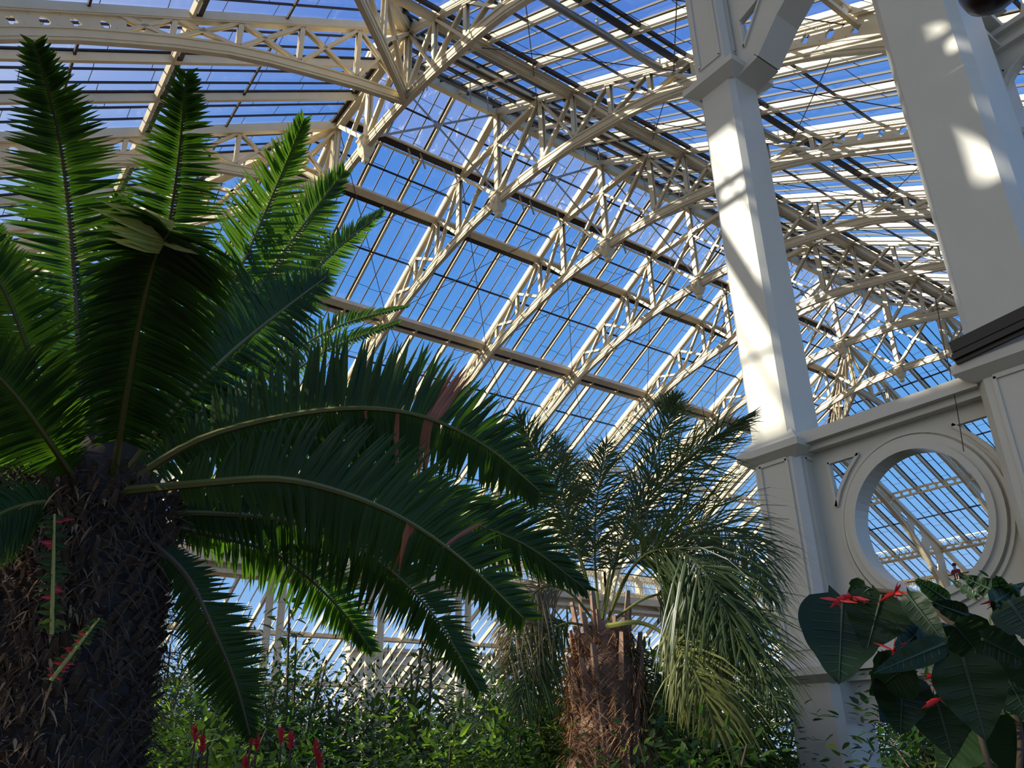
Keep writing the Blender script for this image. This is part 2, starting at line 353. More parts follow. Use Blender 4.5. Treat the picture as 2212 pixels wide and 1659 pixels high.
# ------------------------------------------------------------------ roof slopes
def slope(name, side):
    """side: far, near, left, right. S(a, d): a along the eaves, d out from the ridge"""
    root = empty(name); tag(root, kind='structure')
    if side == 'far': S = lambda a, d, h=0: Vector((a, YR + d, roofz(d))) + Vector((0, M, 1)).normalized()*h; lo, hi = X0, X6
    if side == 'near': S = lambda a, d, h=0: Vector((a, YR - d, roofz(d))) + Vector((0, -M, 1)).normalized()*h; lo, hi = X0, X6
    if side == 'left': S = lambda a, d, h=0: Vector((X0 + A_ - d, a, roofz(d))) + Vector((-M, 0, 1)).normalized()*h; lo, hi = YR - A_, YR + A_
    if side == 'right': S = lambda a, d, h=0: Vector((X6 - A_ + d, a, roofz(d))) + Vector((M, 0, 1)).normalized()*h; lo, hi = YR - A_, YR + A_
    main = side in ('far', 'near')
    d0 = 0 if main else A_
    nv = (S(0, 1, 1) - S(0, 1, 0)).normalized()
    DB = DE + 2.1
    def rng(d):
        e = max(0, d - A_); return lo - e, hi + e
    def dstart(a):
        if a < lo: return A_ + (lo - a)
        if a > hi: return A_ + (a - hi)
        return d0
    # purlins; the black bars beside them are painted-in shadow of the vent gaps
    for (d, kind) in ((.0, 'ridge'), (1.0, 'thin'), (1.95, 'vent'), (2.75, 'thin'), (3.5, 'big'), (5.15, 'thin'), (6.95, 'deep'), (8.8, 'thin'), (10.75, 'slot'), (12.8, 'thin'), (14.9, 'slot')):
        if d < d0 + .01 and not (main and kind == 'ridge'): continue
        if not main and kind in ('big', 'vent'): continue
        if not main and d < 5: continue
        a, b = rng(d); m_ = MB()
        p, q = S(a, d), S(b, d)
        if side == 'near' and kind != 'ridge': d_ = d
        if kind == 'thin': m_.beam(p, q, .05, .05, nv, off=-.03, mi=1)
        if kind == 'ridge':
            if side == 'near': continue
            m_.beam(p, q, .16, .28, (0, 0, 1), off=-.2, mi=0); m_.beam(p, q, .5, .05, (0, 0, 1), off=.03, mi=1)
        if kind == 'vent':
            m_.beam(p, q, .20, .05, nv, off=-.10, mi=1); m_.beam(S(a, d-.13), S(b, d-.13), .05, .14, nv, off=-.12, mi=0); m_.beam(S(a, d+.15), S(b, d+.15), .05, .08, nv, off=-.1, mi=0)
        if kind == 'big':
            m_.beam(p, q, .22, .16, nv, off=-.18, mi=0); m_.beam(S(a, d+.22), S(b, d+.22), .16, .07, nv, off=-.06, mi=1)
        if kind == 'deep' and side in ('left', 'right'):
            m_.beam(p, q, .11, .12, nv, off=-.08, mi=1); m_.beam(S(a, d+.13), S(b, d+.13), .07, .14, nv, off=-.10, mi=0)
        elif kind == 'deep' and side == 'near':
            m_.beam(p, q, .14, .10, nv, off=-.10, mi=1); m_.beam(S(a, d+.22), S(b, d+.22), .10, .06, nv, off=-.02, mi=1)
        elif kind == 'deep':
            m_.beam(p, q, .24, .22, nv, off=-.22, mi=0); m_.beam(S(a, d+.24), S(b, d+.24), .10, .10, nv, off=-.1, mi=1); m_.beam(S(a, d+.36), S(b, d+.36), .1, .14, nv, off=-.14, mi=0)
        if kind == 'slot':
            for h in (-.08, -.36): m_.beam(p, q, .08, .10, (0, 0, 1), off=h)
            n_ = int((b-a)/.46)
            for i in range(n_+1):
                c = S(a + (b-a)*i/n_, d, 0); m_.box((c.x, c.y, c.z-.22), (.12 if main else .05, .05 if main else .12, .24))
        m_.build('purlin', [WOODC if kind in ('big', 'deep') else IRON, DARK], root)
    # deep vent grid rods and roller tube on the near slope
    # rafters
    step = B/3
    a = lo - step*9; hi2 = hi + step*9.01; k = -9
    while a <= hi2:
        s0 = dstart(a)
        if s0 < DE - .3:
            m_ = MB(); tr = (k % 3 == 0); wd = .15 if tr else .09; hh = .24 if tr else .20
            ds = max(s0, 6.95) if (not tr and side == 'far') else s0
            if ds > s0: m_.beam(S(a, s0), S(a, ds), .06, .10, nv, off=0)
            m_.beam(S(a, ds), S(a, DB), wd, hh, nv, off=-hh/2 + .03)
            if not tr: m_.beam(S(a, s0), S(a, DB), .17, .04, nv, off=.06, mi=1)
            m_.build('rafter', [IRON, DARK], root)
        a += step; k += 1
    # hip rafters
    if main:
        for (n0, s) in ((lo, -1), (hi, 1)):
            m_ = MB(); m_.beam(S(n0, A_), S(n0 + s*(DE-A_), DE), .2, .3, nv, off=-.12); m_.beam(S(n0, A_), S(n0 + s*(DE-A_), DE), .34, .05, nv, off=.06, mi=1); m_.build('hip_rafter', [WOODC, DARK], root)
    else:
        m_ = MB(); m_.beam(S(lo, A_, 0), S(hi, A_, 0), .20, .26, (0, 0, 1), off=-.15); m_.beam(S(lo, A_+.16, 0), S(hi, A_+.16, 0), .2, .06, nv, off=.0, mi=1); m_.build('head_rail', [WOODC, DARK], root)
    # thin glazing bars: one pane pattern per slope
    m_ = MB(); st = step/3; a = lo - st*27; k = -27
    while a <= hi + st*27.01:
        s0 = dstart(a)
        if k % 3 and s0 < DE - .3: m_.beam(S(a, s0), S(a, DB), .028, .05, nv, off=.01)
        a += st; k += 1
    g = m_.build('glazing_bars', BAR, root); g['kind'] = 'stuff'
    # lap joints: short dark lines with clips
    m_ = MB(); rnd = random.Random(5); a = lo - st*27
    while a <= hi + st*27.01:
        s0 = dstart(a); d = s0 + .4 + rnd.random()*.5
        while d < DB - .3:
            m_.beam(S(a + .02, d, .035), S(a + st - .02, d + rnd.uniform(-.03, .03), .035), .014, .008, nv); d += 1.12 + rnd.uniform(-.1, .1)
        a += st
    g = m_.build('lap_joints', BAR, root); g['kind'] = 'stuff'
    # glass
    m_ = MB()
    if main:
        m_.add([S(lo, 0, .05), S(hi, 0, .05), S(hi, 1.9, .05), S(lo, 1.9, .05)], [(0, 1, 2, 3)], 1)
        e = DB - A_
        m_.add([S(lo, 1.9, .05), S(hi, 1.9, .05), S(hi, A_, .05), S(hi+e, DB, .05), S(lo-e, DB, .05), S(lo, A_, .05)], [(0, 1, 2, 3, 4, 5)], 0)
    else:
        e = DB - A_; m_.add([S(lo, A_, .05), S(hi, A_, .05), S(hi+e, DB, .05), S(lo-e, DB, .05)], [(0, 1, 2, 3)], 0)
    m_.build('glass_panes', [GLASS, GLASSW], root)
    return root, S, nv
rf, SF, nF = slope('ceiling', 'far')
rn, SN, nN = slope('ceiling', 'near')
rl, SL, nL = slope('ceiling', 'left')
rr, SR, nR = slope('ceiling', 'right')
# gablets closing the ridge ends
for x, nm in ((X0, 'left'), (X6, 'right')):
    m_ = MB(); m_.add([(x, YR-A_, roofz(A_)), (x, YR+A_, roofz(A_)), (x, YR, ZR)], [(0, 1, 2)])
    g = m_.build('window_%d' % (1 if nm == 'left' else 2), GLASS); tag(g, kind='structure')
# roller tubes of the roof blinds, one per bay, under the near slope
pos = 'first second third fourth fifth sixth'.split()
for k in range(NB):
    xa, xb = X0 + k*B + .25, X0 + (k+1)*B - .25
    m_ = MB(); p, q = SN(xa, 6.75, -.34), SN(xb, 6.75, -.34); m_.tube([p, q], .085, 14); o = m_.build('blind_roller', TUBE, smooth=True)
    tag(o, 'grey round blind roller tube under the near roof slope, %s bay from the left hip' % pos[k], 'blind roller', 'blind roller tubes under the near slope')
    m_ = MB()
    for e in (p, q, p.lerp(q, .5)): m_.beam(e + Vector((0, 0, -.05)), e + Vector((0, 0, .36)), .05, .05, (1, 0, 0))
    m_.build('hanger', IRON, o)
    m_ = MB(); p, q = SN(xa-.2, 3.5, -.30), SN(xb+.2, 3.5, -.30); m_.tube([p, q], .10, 14); m_.tube([p + Vector((0, -.16, .02)), q + Vector((0, -.16, .02))], .02, 6)
    o = m_.build('roof_pipe', WOODC, smooth=True)
    tag(o, 'cream round pipe under the near slope, %s bay from the left hip' % pos[k], 'pipe', 'round pipes along the upper near slope')
    # vent operating gear near the ridge: hanging rods and rails
    m_ = MB()
    for dd in (.55, 1.35, 2.35, 2.9): m_.beam(SN(xa, dd, -.14), SN(xb, dd, -.14), .20 if dd in (.55, 2.9) else .07, .06, nN)
    for i in range(5):
        x = xa + (xb-xa)*i/4; m_.beam(SN(x, .2, -.10), SN(x, 3.0, -.10), .06, .05, nN)
    m_.build('vent_frame', DARK, rn)
    o = empty('vent_gear', SN((xa+xb)/2, .8, -.15))
    for (fx, dd) in ((.15, .6), (.32, .6), (.62, 1.1), (.78, 1.1)):
        m_ = MB(); c = SN(xa + (xb-xa)*fx, dd, -.15) - o.location; m_.tube([c, c + Vector((0, -.03, -.75))], .018, 6); m_.build('rod', TUBE, o)
    tag(o, 'thin grey vent rods beside the ridge, %s bay from the left hip' % pos[k], 'rods', 'vent operating rods by the ridge')
    # crossed straps between king posts
    m_ = MB(); xa, xb = X0 + k*B, X0 + (k+1)*B
    m_.beam((xa, YR, 14.4), (xb, YR, 17.35), .012, .07, (0, 0, 1)); m_.beam((xa, YR, 17.35), (xb, YR, 14.4), .012, .07, (0, 0, 1))
    m_.tube([((xa+xb)/2, YR-.03, 15.87), ((xa+xb)/2, YR+.03, 15.87)], .1, 12)
    o = m_.build('cross_brace', TUBE); tag(o, 'pair of crossed flat iron ties between pendant bosses, %s bay from the left hip' % pos[k], 'cross brace', 'crossed ties along the ridge')
    for sd, S_, l in ((1, SF, 'far'), (-1, SN, 'near')):
        m_ = MB()
        for (d1, d2) in ((2.1, 6.9), (6.9, 10.75)):
            m_.tube([S_(xa, d1, -.3), S_(xb, d2, -.3)], .012, 5); m_.tube([S_(xb, d1, -.3), S_(xa, d2, -.3)], .012, 5)
        o = m_.build('tie_rods', BAR); tag(o, 'thin crossed tie rods under the %s roof slope, %s bay from the left hip' % (l, pos[k]), 'tie rods', 'thin tie rods under the %s slope' % l)
    # lit opener arms by the vent line on the far slope
    for j, fx in enumerate((.2, .52, .62, .9)):
        c = SF(xa + B*fx, 1.9, -.1)
        m_ = MB(); m_.beam(c, c + Vector((.28, .12, -.42)), .05, .03); m_.build('opener_arm', TUBE, rf)

# ------------------------------------------------------------------ floor, gallery, outer walls
m_ = MB(); m_.add([(-30, -12, GZ), (70, -12, GZ), (70, 60, GZ), (-30, 60, GZ)], [(0, 1, 2, 3)])
tag(m_.build('floor', SOIL), kind='structure')
YG = YR + DE - .3; YW = YR + DW; GL = 6.6     # gallery inner edge, outer wall, deck
def gcol(name, x, y, zt, label, group=None):
    t = empty(name, (x, y, GZ))
    for s in (-1, 1):
        m_ = MB(); m_.lathe([(.22, 0), (.22, .3), (.16, .36), (.15, 3.4), (.19, 3.45), (.19, 3.52), (.145, 3.58), (.14, zt-GZ-.5), (.19, zt-GZ-.42), (.18, zt-GZ)], (s*.24, 0, 0), 10); m_.build('shaft', IRON, t, True)
    m_ = MB(); m_.box((0, 0, zt-GZ-.12), (.7, .4, .24)); m_.lathe([(.10, -.75), (.14, -.5), (.24, -.3), (.3, -.22)], (0, 0, zt-GZ), 12); m_.build('capital', IRON, t)
    m_ = MB()
    for s in (-1, 1):
        pts = [(s*(.15 + .9*(1-math.cos(a*math.pi/12))), 0, zt-GZ-1.2 + 1.1*math.sin(a*math.pi/12)) for a in range(7)]
        m_.tube(pts, .045, 6); m_.beam((s*.1, 0, zt-GZ-.05), (s*1.1, 0, zt-GZ-.05), .1, .1)
    m_.build('bracket', IRON, t)
    return tag(t, label, 'column', group)
glabel = ['paired white column under the far gallery, leftmost beside the cycad trunk', 'paired white column under the far gallery, second from the left', 'paired white column under the far gallery, right of the drooping fronds',
          'paired white column under the far gallery, just left of the shaggy palm', 'paired white column behind the shaggy palm crown', 'paired white column under the gallery right of the shaggy palm', 'paired white column under the gallery left of the tall square column', 'paired white column under the gallery behind the square column']
dk = MB()
dk.box(((X0-14+X6+14)/2, (YG+YW)/2, GL-.06), (X6-X0+28, YW-YG, .12))
for y in (YG+.05, YG+.7, YG+1.4, YW-.1): dk.box(((X0+X6)/2, y, GL-.35 if y > YG+.1 else GL-.18), (X6-X0+28, .14, .2 if y > YG+.1 else .3))
gal = empty('gallery', (0, 0, 0)); tag(gal, 'white iron walkway gallery running along the far wall below the windows', 'gallery')
dk.build('deck', IRON, gal)
m_ = MB()
for k in range(-3, NB+4):
    x = X0 + k*B
    m_.beam((x, YG, GL-.25), (x, YW, GL-.25), .15, .3)
m_.build('cross_beams', IRON, gal)
for i, k in enumerate(range(0, NB+2)):
    gcol('gallery_column', X0 + k*B, YG+.12, GL-.1, glabel[i], 'paired columns carrying the far gallery')
# upper posts from gallery to eaves, railing bays, outer windows
def rail_bay(x0, x1, y, z, lab, grp, axis='x'):
    t = empty('railing', ((x0+x1)/2 if axis == 'x' else y, y if axis == 'x' else (x0+x1)/2, z), 0 if axis == 'x' else math.pi/2); L = x1-x0
    m_ = MB(); m_.tube([(-L/2, 0, 1.15), (L/2, 0, 1.15)], .03, 8); m_.build('top_rail', DARK, t)
    m_ = MB()
    for h in (.12, .55, .85): m_.beam((-L/2, 0, h), (L/2, 0, h), .025, .03)
    m_.build('lower_rails', IRON, t)
    m_ = MB(); n_ = int(L/.115)
    for i in range(n_+1): m_.beam((-L/2 + L*i/n_, 0, .05), (-L/2 + L*i/n_, 0, 1.14), .018, .018, (0, 1, 0))
    g = m_.build('balusters', IRON, t)
    for s in (-1, 1):
        m_ = MB(); m_.lathe([(.06, 0), (.06, 1.1), (.08, 1.14), (.05, 1.24)], (s*L/2, 0, 0), sq=True); m_.build('post', IRON, t)
    return tag(t, lab, 'railing', grp)
for k in range(-2, NB+2):
    rail_bay(X0 + k*B, X0 + (k+1)*B, YG+.06, GL, 'white baluster railing panel on the far gallery, bay %s' % (['hidden left of the cycad', 'left of the cycad trunk', 'behind the cycad trunk', 'above the leftmost paired columns', 'behind the black drooping frond', 'left of the shaggy palm', 'behind the shaggy palm fronds', 'right of the shaggy palm', 'left of the two visitors', 'in front of the two visitors'][k+2]), 'railing panels of the far gallery')
def wall_windows(n0, axis, a0, a1, c, z0, z1):
    """clerestory bays from a0 to a1 along axis at coordinate c"""
    n_ = round((a1-a0)/B)
    for i in range(n_):
        p, q = a0 + (a1-a0)*i/n_, a0 + (a1-a0)*(i+1)/n_; m_ = MB(); g_ = MB()
        def bx(u0, u1, v0, v1, t=.12, mb_=m_):
            cc = ((u0+u1)/2, c, (v0+v1)/2) if axis == 'x' else (c, (u0+u1)/2, (v0+v1)/2)
            mb_.box(cc, (u1-u0, t, v1-v0) if axis == 'x' else (t, u1-u0, v1-v0))
        bx(p-.14, p+.14, z0, z1, .3)
        bx(p, q, z1-.32, z1, .2); bx(p, q, z0, z0+.75, .14)
        for j in (1, 2): u = p + (q-p)*j/3; bx(u-.07, u+.07, z0+.7, z1-.3)
        for j in range(1, 9):
            if j % 3: u = p + (q-p)*j/9; bx(u-.012, u+.012, z0+.7, z1-.3, .03)
        o = m_.build('window_%d' % (n0+i), IRON); tag(o, kind='structure')
        bx(p+.14, q-.14, z0+.75, z1-.32, .01, g_); g_.build('glass_pane', GLASS, o)
wall_windows(10, 'x', X0-2*B, X6+3*B+.6, YW, GL, roofz(DW)+.05)
XE = X6 - A_ + DW
wall_windows(30, 'y', YR-DW+5, YR+DW, XE, GL, roofz(DW)+.05)
wall_windows(40, 'y', YR-3, YR+DW, X0 + A_ - DW, GL, roofz(DW)+.05)
m_ = MB(); m_.box((XE-1, YR, GL-.06), (2.2, 30, .12)); m_.box((XE-2, YR, GL-.25), (.2, 30, .3))
g2 = m_.build('gallery', IRON); tag(g2, 'gallery deck across the far right end, seen low in the round opening', 'gallery')
for k in range(4):
    rail_bay(YR-8+k*B, YR-8+(k+1)*B, XE-2.1, GL, 'white railing panel of the far end gallery, %s counted from the near side' % pos[k], 'railing panels of the far end gallery', 'y')
# lattice frieze under the right hip
m_ = MB()
for i in range(70):
    y = YR-14+i*.4; m_.beam((XE-2.2, y, 9.1), (XE-2.2, y+.4, 9.6), .03, .03, (1, 0, 0)); m_.beam((XE-2.2, y+.4, 9.1), (XE-2.2, y, 9.6), .03, .03, (1, 0, 0))
for z_ in (9.08, 9.62): m_.beam((XE-2.2, YR-14, z_), (XE-2.2, YR+14, z_), .05, .06)
o = m_.build('lattice_frieze', IRON); tag(o, 'white lattice frieze low across the far right end wall', 'frieze')

# lower aisle roof, outside the gallery, sloping down to the outer wall
def aisle():
    root = empty('ceiling'); tag(root, kind='structure')
    y0, z0 = YG + .2, GL - .55
    S = lambda x, d, h=0: Vector((x, y0 + d, z0 - .58*d)) + Vector((0, .58, 1)).normalized()*h
    nv = Vector((0, .58, 1)).normalized(); L = 11.6; xa, xb = -14, X6+20
    for d in (.0, 2.9, 5.8, 8.7, 11.4):
        m_ = MB(); m_.beam(S(xa, d), S(xb, d), .09, .2, nv, off=-.12); m_.beam(S(xa, d+.1), S(xb, d+.1), .06, .05, nv, off=0, mi=1); m_.build('purlin', [WOODC, DARK], root)
    k = 0; x = X0 - 5*B
    while x < xb:
        m_ = MB(); m_.beam(S(x, 0), S(x, L), .11 if k % 3 == 0 else .08, .18, nv, off=-.06); m_.build('rafter', IRON, root); x += B/3; k += 1
    m_ = MB(); x = X0 - 5*B; k = 0
    while x < xb:
        if k % 3: m_.beam(S(x, 0), S(x, L), .026, .06, nv)
        x += B/9; k += 1
    m_.build('glazing_bars', IRON, root)['kind'] = 'stuff'
    m_ = MB(); m_.add([S(xa, 0, .04), S(xb, 0, .04), S(xb, L, .04), S(xa, L, .04)], [(0, 1, 2, 3)]); m_.build('glass_panes', GLASS, root)
    m_ = MB(); m_.box(((xa+xb)/2, y0+L+.1, (GZ + z0-.58*L)/2), (xb-xa, .35, z0-.58*L-GZ)); tag(m_.build('wall_back', STONE), kind='structure')
aisle()
# the pavilion outside
pv = empty('pavilion', (0, 0, 0)); tag(pv, 'cream stone pavilion with lattice spandrel arch outside, seen low through the glass', 'building')
c = onY(945, 1560, 52); px, pz = c.x, c.z
outer = [(-7, -8), (6, -8), (6, 4.4), (-7, 4.4)]
arch_ = [(-3.0, -8.0+.02)] + [(-1.3 + 1.7*math.cos(R(180-a*15)), 1.0 + 1.9*math.sin(R(a*15))) for a in range(13)] + [(.4, -8.0+.02)]
m2 = plate('wall', outer, [arch_], .6, STONE, lambda u, v, w_: (px+u, 52+w_, pz+v), pv)
m_ = MB()
for h, e in ((4.5, .5), (3.7, .2), (-1.0, .12)): m_.box((px-.5, 51.9, pz+h), (13.4, .8+e, .25))
m_.build('cornice', STONE, pv)
m_ = MB()
for i in range(12):
    for s in (-1, 1):
        a = (px-2.6+i*.22, 51.62, pz+3.3); m_.beam(a, (a[0]+s*.8, 51.62, a[2]-1.2+abs(i-6)*.0), .04, .06, (0, 1, 0))
m_.build('lattice', STONE, pv)
for i in range(4):
    m_ = MB(); m_.lathe([(.25, 0), (.25, .3), (.12, .4), (.3, .8), (.22, 1.1), (.05, 1.5)], (px-7+i*4, 52, pz+4.6), 10); m_.build('finial', STONE, pv, True)

# unseen tower added past the left end, cut to shade the near columns
tw = empty('shade_tower', (-10, 10, GZ)); tag(tw, 'unseen stone shade tower added outside the left end of the glasshouse', 'building')
def tb(nm, ya, yb, za, zb): m_ = MB(); m_.box((0, (ya+yb)/2-10, (za+zb)/2-GZ), (.5, yb-ya, zb-za)); m_.build(nm, STONE, tw)
for ya in (6.2, 12.4, 3.0): tb('pier', ya, ya+.7, GZ, 10.0)
tb('shade_slab', 6.2, 13.1, 10.0, 13.3); tb('shade_side', 9.97, 10.32, 13.3, 17.9); tb('shade_side', 7.6, 9.48, 13.3, 17.9); tb('shade_sill', 9.48, 9.97, 13.3, 14.9); tb('shade_transom', 9.48, 9.97, 16.0, 16.25); tb('shade_top', 7.4, 10.32, 17.9, 20.5); tb('shade_side', 11.15, 12.1, 13.3, 17.6); tb('shade_top', 11.15, 13.4, 17.6, 20.5)  # masses and gaps laid out to cast column shade and sun patches
# ------------------------------------------------------------------ the near pair of columns and their panel
XP = X0
def column(name, yL, yR, secs, label, zbot, ztop):
    """square column, -X face between yR..yL; secs = shaft/pedestal sections"""
    t = empty(name, (XP, (yL+yR)/2, GZ)); hw = (yL-yR)/2
    xc = hw                                     # centre behind the visible face
    for (nm, z0, z1, k, flute) in secs:
        m_ = MB(); r_ = hw*k; ch = .22*r_
        # chamfered square shaft
        ring = [(-r_, -r_+ch), (-r_+ch, -r_), (r_-ch, -r_), (r_, -r_+ch), (r_, r_-ch), (r_-ch, r_), (-r_+ch, r_), (-r_, r_-ch)]
        b = [(xc+a, e, z0-GZ) for a, e in ring] + [(xc+a, e, z1-GZ) for a, e in ring]
        m_.add(b, [tuple(range(7, -1, -1)), tuple(range(8, 16))] + [(i, (i+1) % 8, 8+(i+1) % 8, 8+i) for i in range(8)])
        if flute:
            f0, f1 = z0-GZ+.12*(z1-z0), z1-GZ-.06*(z1-z0); iw = r_*.42
            for (nx, ny) in ((-1, 0), (0, -1), (0, 1)):
                # raised border strips leave a sunk panel with a pointed foot
                for s in (-1, 1):
                    o = s*(iw + .045)
                    cc = (xc + nx*(r_+.006), ny*(r_+.006), (f0+f1)/2)
                    if nx: m_.box((cc[0], o, cc[2]), (.025, .035, f1-f0))
                    else: m_.box((xc+o, cc[1], cc[2]), (.035, .025, f1-f0))
                for zz in (f0, f1):
                    if nx: m_.box((cc[0], 0, zz), (.025, 2*iw+.1, .04))
                    else: m_.box((xc, cc[1], zz), (2*iw+.1, .025, .04))
        m_.build(nm, IRON2, t)
    return t, hw, xc
def ledge(t, hw, xc, z, h, e, name='cornice'):
    m_ = MB(); r_ = hw + e
    m_.lathe([(hw-.01, -h*1.3), (hw+e*.3, -h), (r_, -h*.45), (r_, h*.3), (hw+e*.5, h*.75), (hw*.9, h*1.7)], (xc, 0, z-GZ), sq=True); m_.build(name, IRON2, t)
y1L, y1R = 5.13, 4.57; y2L, y2R = 2.78, 2.02
t1, hw, xc = column('square_column', y1L, y1R, [('pedestal', GZ, .50, 1.0, False), ('panelled_block', .50, 2.72, 1.02, True), ('shaft', 2.72, 7.72, .97, False), ('upper_block', 7.72, 10.55, 1.04, True)], '', GZ, 10.5)
tag(t1, 'tall cream square column with sunlit left face and moulded caps, left of the round opening', 'column')
ledge(t1, hw, xc, .56, .09, .10); ledge(t1, hw, xc, 2.72, .10, .10); ledge(t1, hw, xc, 7.78, .12, .13)
t2, hw2, xc2 = column('square_column', y2L, y2R, [('pedestal', GZ, .5, 1.0, False), ('panelled_block', .5, 2.85, .98, True), ('shaft', 2.85, 7.9, .98, False), ('upper_block', 7.9, 10.2, 1.04, True)], '', GZ, 10)
tag(t2, 'broad cream square column right of the round opening, with soft sun patches', 'column')
ledge(t2, hw2, xc2, .56, .09, .12); ledge(t2, hw2, xc2, 2.85, .10, .10); ledge(t2, hw2, xc2, 7.9, .12, .12)
# panel with the round opening
pn = empty('circle_panel', (XP + .22, 3.6, GZ)); tag(pn, 'cream iron panel with a large round opening between the two square columns', 'panel')
yc, zc = 3.585, 1.75; rc = .605
def tri(pts, n=8):
    return pts
def spand(sy, sz):
    # triangular spandrel hole, curved hypotenuse following the ring
    o = []; ya, za = yc + sy*.72, zc + sz*.83
    a0, a1 = math.atan2(.83, .35), math.atan2(.35, .74)
    o.append((yc + sy*.74, zc + sz*.84))
    for i in range(7):
        a = a1 + (a0 - a1)*i/6; r_ = .80
        o.append((yc + sy*min(.74, r_*math.cos(a)), zc + sz*min(.84, r_*math.sin(a))))
    return o
outer = [(y2L-.05, .1), (y1R+.05, .1), (y1R+.05, 2.64), (y2L-.05, 2.64)]
hl = [circle(yc, zc, rc, rc*1.03, 40)[::-1]] + [spand(sy, 1) for sy in (-1, 1)]
tri_holes = []
for sy in (-1, 1):
    tri_holes.append([(yc + sy*.80, 2.50), (yc + sy*.46, 2.50), (yc + sy*.60, 2.36), (yc + sy*.72, 2.20), (yc + sy*.79, 2.05)])
hl = [circle(yc, zc, rc, rc*1.05, 40)[::-1]] + tri_holes
plate('web', outer, hl, .06, IRON2, lambda u, v, w_: (.05+w_, u-3.6, v-GZ), pn)
def ringmesh(r0, r1, x0, x1, name):
    m_ = MB(); n_ = 56; vs = []
    for i in range(n_):
        a = 2*math.pi*i/n_
        for (r_, x_) in ((r0, x0), (r1, x0), (r1, x1), (r0, x1)): vs.append((x_, yc-3.6+r_*math.cos(a), zc-GZ+r_*1.05*math.sin(a)))
    fs = []
    for i in range(n_):
        for j in range(4): fs.append((i*4+j, i*4+(j+1) % 4, ((i+1) % n_)*4+(j+1) % 4, ((i+1) % n_)*4+j))
    m_.add(vs, fs); return m_.build(name, IRON2, pn)
ringmesh(.60, .66, -.06, .16, 'inner_ring'); ringmesh(.66, .73, -.03, .13, 'ring_moulding'); ringmesh(.75, .78, -.005, .10, 'outer_bead')
for sy in (-1, 1):                      # raised frames round the corner openings
    p = tri_holes[0 if sy < 0 else 1]; m_ = MB()
    for a, b in zip(p, p[1:] + p[:1]): m_.beam((.02, a[0]-3.6, a[1]-GZ), (.02, b[0]-3.6, b[1]-GZ), .035, .05, (1, 0, 0))
    m_.build('spandrel_frame', IRON2, pn)
yA, yB = y2L-.02, y1R+.02
for (x_, z_, wx, hz) in ((.0, 2.76, .44, .12), (.02, 2.67, .32, .07), (.03, .62, .36, .14), (.05, .5, .28, .08)): m_ = MB(); m_.box((x_+.04, (yA+yB)/2-3.6, z_-GZ), (wx, yB-yA, hz)); m_.build('ledge', IRON2, pn)
# bracket between the columns at the upper cap
bk = empty('bracket_panel', (XP+.25, 3.6, 8)); tag(bk, 'cream iron bracket with a triangular opening in the top corner above the sunlit column', 'panel')
o2 = [(y1R+.05, 7.72), (y1R+.05, 10.3), (y2L-.05, 10.3), (y2L-.05, 9.1), (3.15, 8.72), (3.9, 8.12), (4.25, 7.74)]
h2 = [[(4.42, 8.05), (4.42, 8.5), (4.05, 8.62)]]
plate('web', o2, [h2[0]], .08, IRON2, lambda u, v, w_: (w_-.06, u-3.6, v-8), bk)
m_ = MB()
ep = [(4.6, 7.66), (4.25, 7.74), (3.9, 8.12), (3.15, 8.72), (y2L-.02, 9.1)]
for a, b in zip(ep, ep[1:]): m_.beam((.06, a[0]-3.6, a[1]-8), (.06, b[0]-3.6, b[1]-8), .07, .42, (1, 0, 0))
for a, b in ((h2[0][0], h2[0][1]), (h2[0][1], h2[0][2]), (h2[0][2], h2[0][0])): m_.beam((-.1, a[0]-3.6, a[1]-8), (-.1, b[0]-3.6, b[1]-8), .03, .05, (1, 0, 0))
m_.build('soffit', IRON2, bk)
# black handrail on the ledge of the near column
m_ = MB()
p0 = onX(2056, 752, XP-.12); p1 = onX(2290, 640, XP-.12)
m_.beam(p0, p1, .05, .10, (0, 0, 1)); m_.beam(p0 - Vector((0, 0, .1)), p1 - Vector((0, 0, .1)), .09, .05); m_.beam(p0 + Vector((.0, 0, -.10)), p1 + Vector((0, 0, -.10)), .03, .12)
o = m_.build('handrail', BLACK); tag(o, 'black metal handrail crossing the broad column above its cap', 'handrail')
# thin cable over the panel
m_ = MB(); m_.tube([onX(2020, 640, XP-.1), onX(2040, 750, XP-.1), onX(2052, 800, XP+.05), onX(2070, 900, XP+.1), onX(2082, 975, XP+.12)], .004, 5)
o = m_.build('cable', BAR); tag(o, 'thin cable hanging across the panel above the round opening', 'cable')
# sunlit pier and second panel behind, at the right edge
XQ = 10.2
w0 = onX(2040, 150, XQ).y + .05; w1 = onX(2168, 200, XQ).y
pr = empty('side_pier', (XQ, (w0+w1)/2, GZ)); tag(pr, 'sunlit cream pier with stepped mouldings at the right edge behind the broad column', 'pier')
m_ = MB(); m_.box((.3, 0, 7), (.6, w0-w1, 14)); m_.build('shaft', IRON2, pr)
m_ = MB()
zb = onX(2110, 108, XQ).z - GZ
for (z_, e, h_) in ((zb, .10, .07), (zb+.17, .05, .08), (zb+.42, .16, .10), (zb+.62, .10, .08), (zb+.95, .18, .14)): m_.box((.2, -.0, z_), (.6+2*e, w0-w1+2*e, h_))
m_.build('mouldings', IRON2, pr)
sp = empty('ring_panel', (XQ+.3, w1-1, 8)); tag(sp, 'sunlit cream iron panel with round opening cut by the right edge of the picture', 'panel')
q = onX(2222, 165, XQ+.3); cy_, cz_ = q.y-.28, q.z-.35
